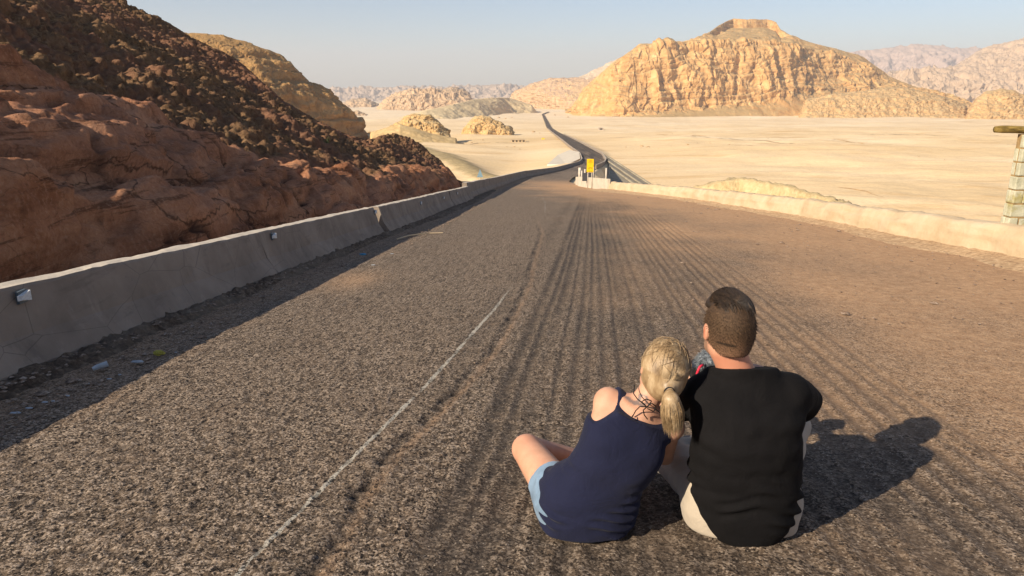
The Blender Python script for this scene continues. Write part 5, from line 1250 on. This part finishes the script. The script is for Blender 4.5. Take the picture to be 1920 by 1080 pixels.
# litter in the gutter
ltr = plain('litter white', (.38, .41, .43), .6, .2, 20); lty = plain('litter yellow', (.35, .30, .05), .7); ltb = plain('litter blue', (.05, .22, .34), .6)
def crumple(name, p, size, mat, label, cat, seed, flat=.35):
    r_ = np.random.RandomState(seed); nu, nv = 14, 8; V = []
    for i in range(nv + 1):
        for j in range(nu):
            th, ph = math.pi * i / nv, 2 * math.pi * j / nu; d = np.array((math.sin(th) * math.cos(ph), math.sin(th) * math.sin(ph), math.cos(th))); q = d * np.array(size) * (1 + .35 * float(pn(d[0] * 2 + seed, d[1] * 2, d[2] * 2)) + .2 * float(pn(d[0] * 5 + seed, d[1] * 5, d[2] * 5)))
            V.append(p + q)
    F_ = [(i * nu + j, i * nu + (j + 1) % nu, (i + 1) * nu + (j + 1) % nu, (i + 1) * nu + j) for i in range(nv) for j in range(nu)]
    return tag(mesh_obj(name, V, F_, mat, smooth=False), label, cat)
def onroad(px, py, h=0.0): q = G(px, py); return q + np.array((0, 0, h))
q = onroad(190, 700, .05); t = empty('paper_cup', tuple(q), 'crushed pale paper cup lying in the gutter shadow by the barrier', 'cup')
b = MB(); b.tube([q + (-.035, -.03, -.008), q + (-.012, -.012, 0), q + (.03, .028, .005)], [.013, .017, .021], 12); b.build('cup_body', ltr, t); b = MB(); b.tube([q + (.030, .028, .005), q + (.034, .031, .006)], [.023, .023], 12); b.build('cup_rim', ltr, t)
crumple('plastic_scrap', onroad(258, 683, .02), (.042, .02, .008), ltr, 'flat white plastic scrap on the road edge right of the crushed cup', 'litter', 3)
crumple('plastic_bag', onroad(299, 669, .03), (.042, .025, .02), lty, 'yellow crumpled bag on the road edge in the barrier shadow', 'litter', 5)
crumple('plastic_scrap', onroad(681, 484, .06), (.05, .04, .015), ltb, 'small blue scrap in the dirt near the sunlit barrier gap', 'litter', 8)
for i, (px, py, s_) in enumerate(((30, 777, .05), (55, 768, .035), (85, 757, .03), (100, 755, .02), (128, 745, .02), (165, 722, .03), (205, 713, .03), (225, 705, .02), (330, 663, .018), (735, 477, .05), (700, 498, .05))):
    o = crumple('paper_scrap', onroad(px, py, .01), (s_ * .6, s_ * .25, .004), ltr, 'thin white scrap of litter lying flat in the barrier shadow', 'litter', 20 + i); o['group'] = 'white litter scraps along the barrier'
# thin straw-coloured branch in the gutter
b = MB(); pts = [onroad(*p_, .04) for p_ in ((745, 452), (765, 446), (785, 443), (805, 441), (830, 440))]; b.tube(pts, .012, 6)
tag(b.build('dry_stick', plain('dry stick', (.55, .42, .26), .8)), 'thin pale dry stick lying across the shadowed verge', 'stick')

# desert camp, yellow tent, ruins
def house(name, px, py, wpx, hpx, mat, label, cat, nwin, dark, roofm=None, depth=6):
    g = G(px, py, zp); y = g[1]; s_ = math.hypot(y * cs + 30 * sn, 0) / F; wx, hz = wpx * s_, hpx * s_; z0 = float(terrain(np.array([g[0]]), np.array([y]))[0][0])
    t = empty(name, (g[0], y, z0), label, cat); b = MB(); b.box((g[0], y + depth / 2, z0 + hz / 2 - .2), (wx, depth, hz + .4)); b.build('wall', mat, t)
    b = MB(); b.box((g[0], y + depth / 2, z0 + hz + .12), (wx + .5, depth + .6, .22)); b.build('roof', roofm or mat, t)
    for k in range(nwin):
        xx = g[0] + wx * ((k + .5) / nwin - .5); b = MB(); b.box((xx, y - .01, z0 + hz * .5), (wx / nwin * .52, .14, hz * .62)); b.build('opening', dark, t)
mud = plain('mud wall', (.50, .38, .23), .95, .15, .6); drk = plain('dark opening', (.03, .025, .02), .9)
house('desert_hut', 972, 267.5, 26, 4.2, mud, 'low tan hut with four dark openings on the sand left of the road', 'hut', 4, drk)
house('desert_hut', 1127, 243, 9, 3.5, plain('grey wall', (.44, .36, .28), .9), 'tiny greyish hut alone on the plain right of the winding road', 'hut', 1, drk)
g = G(1018.5, 264, zp); z0 = float(terrain(g[None, 0], g[None, 1])[0][0]); s_ = g[1] / F
b = MB(); hw_, hh_ = 3.2 * s_, 2.6 * s_
b.add([(g[0] - hw_, g[1], z0 - .3), (g[0] + hw_, g[1], z0 - .3), (g[0] + hw_, g[1] + 4, z0 - .3), (g[0] - hw_, g[1] + 4, z0 - .3), (g[0] - hw_ * .75, g[1] + 1.2, z0 + hh_), (g[0] + hw_ * .8, g[1] + 1.2, z0 + hh_ * .9), (g[0] + hw_ * .8, g[1] + 2.8, z0 + hh_ * .9), (g[0] - hw_ * .75, g[1] + 2.8, z0 + hh_)],
      [(0, 3, 2, 1), (4, 5, 6, 7), (0, 1, 5, 4), (1, 2, 6, 5), (2, 3, 7, 6), (3, 0, 4, 7)])
tag(b.build('tent', plain('yellow tarpaulin', (.62, .42, .04), .7)), 'tiny yellow tent on the pale sand between the hut and the road', 'tent')
# wheel track across the plain
def track(kx, ky, hw_, mat):
  xs = np.linspace(kx[0], kx[-1], 160); py = np.interp(xs, kx, ky) + .25 * np.sin(xs / 23); P = np.array([G(a, b_, zp) for a, b_ in zip(xs, py)])
  wv = hw_ * (1 + .45 * pn(xs / 20, 1) + .3 * pn(xs / 6, 4)) * np.sin(np.linspace(.05, math.pi - .05, 160)) ** .4; V = np.stack([P - np.stack([0 * wv, wv, 0 * wv - .02], -1), P + np.stack([0 * wv, wv, 0 * wv + .02], -1)], 0).reshape(-1, 3)
  V[:, 2] = terrain(V[:, 0], V[:, 1])[0] + .10
  struct(mesh_obj('desert_track', V, grid_faces(2, len(xs)), mat))
td = plain('track dirt', (.36, .24, .13), .95, .3, .1); to = plain('orange sand patch', (.60, .36, .15), .95, .3, .1)
track([1085, 1180, 1300, 1500, 1700, 1990], [261, 260.5, 264, 271, 273.5, 277], 1.1, td)
track([1600, 1700, 1800, 1990], [257, 259, 260, 262], 1.6, td); track([1545, 1600, 1650], [266, 268, 277], 2.2, to); track([1230, 1300, 1345], [252, 255, 256], 2.2, to); track([1365, 1395, 1420], [282, 281, 284], 2.2, to)
track([1570, 1620, 1655], [364, 369, 379], .5, to); track([880, 930, 985], [272, 269, 270], 1.0, td)

# boulders scattered on the plain
bm_ = rock('boulder', [(.24, .13, .06), (.42, .27, .14), (.58, .42, .25)], 1.5, .3, bumpd=.3)
def boulder_mesh(name, seed, sub=3):
    import bmesh
    me = bpy.data.meshes.new(name); bm = bmesh.new(); bmesh.ops.create_icosphere(bm, subdivisions=sub, radius=1)
    for v in bm.verts: c_ = np.array(v.co); s_ = 1 + .45 * float(fbm(c_[0] + seed, c_[1], c_[2], 3)); v.co = Vector(c_ * s_ * (1, .8, .62))
    bm.to_mesh(me); bm.free(); me.materials.append(bm_); return me
bms = [boulder_mesh('boulder', s_ * 7.3) for s_ in range(5)]
spots = [(1173, 277, 3), (1204, 276, 7), (1215, 279, 5), (1235, 284, 2), (1258, 282, 2), (1289, 281, 5), (1307, 272, 3), (1330, 275, 3), (1440, 262, 2), (1407, 222, 3), (1190, 262, 2), (1560, 248, 2), (1640, 262, 2), (1722, 300, 2.5), (1800, 330, 2), (1770, 306, 2),
         (905, 266, 3), (885, 270, 3), (1000, 248, 6), (1012, 250, 3), (948, 224, 4), (935, 222, 6), (960, 221, 3), (1040, 216, 4), (1065, 220, 4), (1085, 216, 3), (950, 278, 4), (964, 276, 5), (975, 282, 3), (1500, 233, 3), (1588, 221, 7), (1330, 246, 2), (1260, 252, 2), (1395, 290, 2), (1480, 300, 2), (1610, 318, 2)]
for i, (px, py, s_) in enumerate(spots):
    g = G(px, py, zp); z0 = float(terrain(g[None, 0], g[None, 1])[0][0]); o = bpy.data.objects.new('boulder', bms[i % 5]); C.objects.link(o); r_ = s_ * g[1] / F * .5
    o.location = (g[0], g[1], z0 + r_ * .2); o.scale = (r_ * 1.25, r_, r_ * .8); o.rotation_euler = (0, 0, i * 1.7)
    tag(o, 'small brown boulder lying on the open sandy plain', 'boulder', 'boulders scattered over the sandy plain')

# loose stones along the verges (uncountable): one object
def pebbles():
    r_ = np.random.RandomState(11); V, F_ = [], []
    base = np.array([(0, 0, .6), (1, 0, 0), (.3, .95, 0), (-.8, .6, 0), (-.8, -.6, 0), (.3, -.95, 0), (0, 0, -.5)]); fc = [(0, 1, 2), (0, 2, 3), (0, 3, 4), (0, 4, 5), (0, 5, 1), (6, 2, 1), (6, 3, 2), (6, 4, 3), (6, 5, 4), (6, 1, 5)]
    def add(x, y, z, s_):
        a = r_.uniform(0, 6.3); M = np.array([(math.cos(a), -math.sin(a), 0), (math.sin(a), math.cos(a), 0), (0, 0, 1)]); q = (base * (1 + r_.uniform(-.3, .3, base.shape))) @ M.T * s_ * np.array((1, 1, .75)); k = len(V)
        V.extend((q + (x, y, z)).tolist()); F_.extend([tuple(i + k for i in f) for f in fc])
    for i in range(2600):
        y = 2.2 + 26 * r_.rand() ** 1.5; t = r_.rand() ** 1.3; x = float(Lx(y)) + .03 + t * (.75 + .3 * (y > 12)); add(x, y, float(zr(y)) + .05 * (t < .5) + .012, r_.uniform(.006, .022) * (1 + (r_.rand() < .05)))
    for i in range(1700):
        y = 6 + 42 * r_.rand() ** 1.3; x = float(Rx(y)) - .15 - 5 * r_.rand() ** 2.6; add(x, y, float(zr(y)) + .012, r_.uniform(.006, .02) * (1 + 1.6 * (r_.rand() < .05)))
    for i in range(260):
        y = 1.9 + 14 * r_.rand() ** 1.4; x = r_.uniform(-2.4, 6); add(x, y, float(zr(y)) + .004, r_.uniform(.004, .010))
    return V, F_
V, F_ = pebbles(); m = Mat('loose stones', .9, .15); n = m.noise(25, 3, .7); 
tag(mesh_obj('gravel', V, F_, m.out(m.ramp(n, [(.3, (.07, .05, .04)), (.5, (.24, .17, .12)), (.7, (.45, .36, .28))])), smooth=False), kind='stuff')

# small green shrub on the rubble slope, and a few more rubble shrubs near the crest
px_, py_ = project(CUTP)
grn = plain('shrub leaves', (.045, .075, .02), .8, .5, 40)
for i, (a, c_, s_, lab) in enumerate(((606, 273, .30, 'small green shrub alone on the dark rubble slope'), (436, 113, .22, 'tiny green shrub on the crest line of the dark slope'), (434, 128, .16, 'tiny shrub just below the crest of the dark slope'))):
    j = int(np.argmin((px_ - a) ** 2 + (py_ - c_) ** 2 + 1e6 * (np.arange(CUTP.shape[0])[:, None] > 332))); o = CUTP.reshape(-1, 3)[j]
    t = empty('shrub', tuple(o), lab, 'shrub'); r_ = np.random.RandomState(i); V, F_ = [], []; bst = MB()
    for k in range(9):
        d = r_.normal(size=3); d[2] = abs(d[2]) + .4; d /= np.linalg.norm(d); e = o + d * s_ * r_.uniform(.7, 1.1); bst.tube([o, (o + e) / 2 + (0, 0, .02), e], [.008, .006, .003], 5)
        for q in range(60):
            c2 = o + (e - o) * r_.uniform(.35, 1.05) + r_.normal(size=3) * s_ * .14; u1 = r_.normal(size=3); u1 /= np.linalg.norm(u1); u2 = np.cross(u1, r_.normal(size=3)); u2 /= np.linalg.norm(u2); kk = len(V)
            V += [c2 - u1 * .022, c2 + u2 * .011, c2 + u1 * .022, c2 - u2 * .011]; F_.append((kk, kk + 1, kk + 2, kk + 3))
    bst.build('stems', plain('shrub stems', (.10, .07, .04), .9), t); mesh_obj('leaves', np.array(V) - o, F_, grn, t)
# ================================================================== HAZE
def haze_box():
    m = bpy.data.materials.new('haze'); m.use_nodes = True; t = m.node_tree; t.nodes.clear()
    o = t.nodes.new('ShaderNodeOutputMaterial'); p = t.nodes.new('ShaderNodeVolumePrincipled')
    p.inputs['Color'].default_value = (.97, .95, .97, 1); p.inputs['Density'].default_value = .00014; p.inputs['Anisotropy'].default_value = .03
    t.links.new(p.outputs[0], o.inputs['Volume'])
    b = MB(); b.box((0, 0, 160), (24000, 24000, 680)); ob = b.build('haze', m); tag(ob, kind='stuff'); return ob
haze_box()
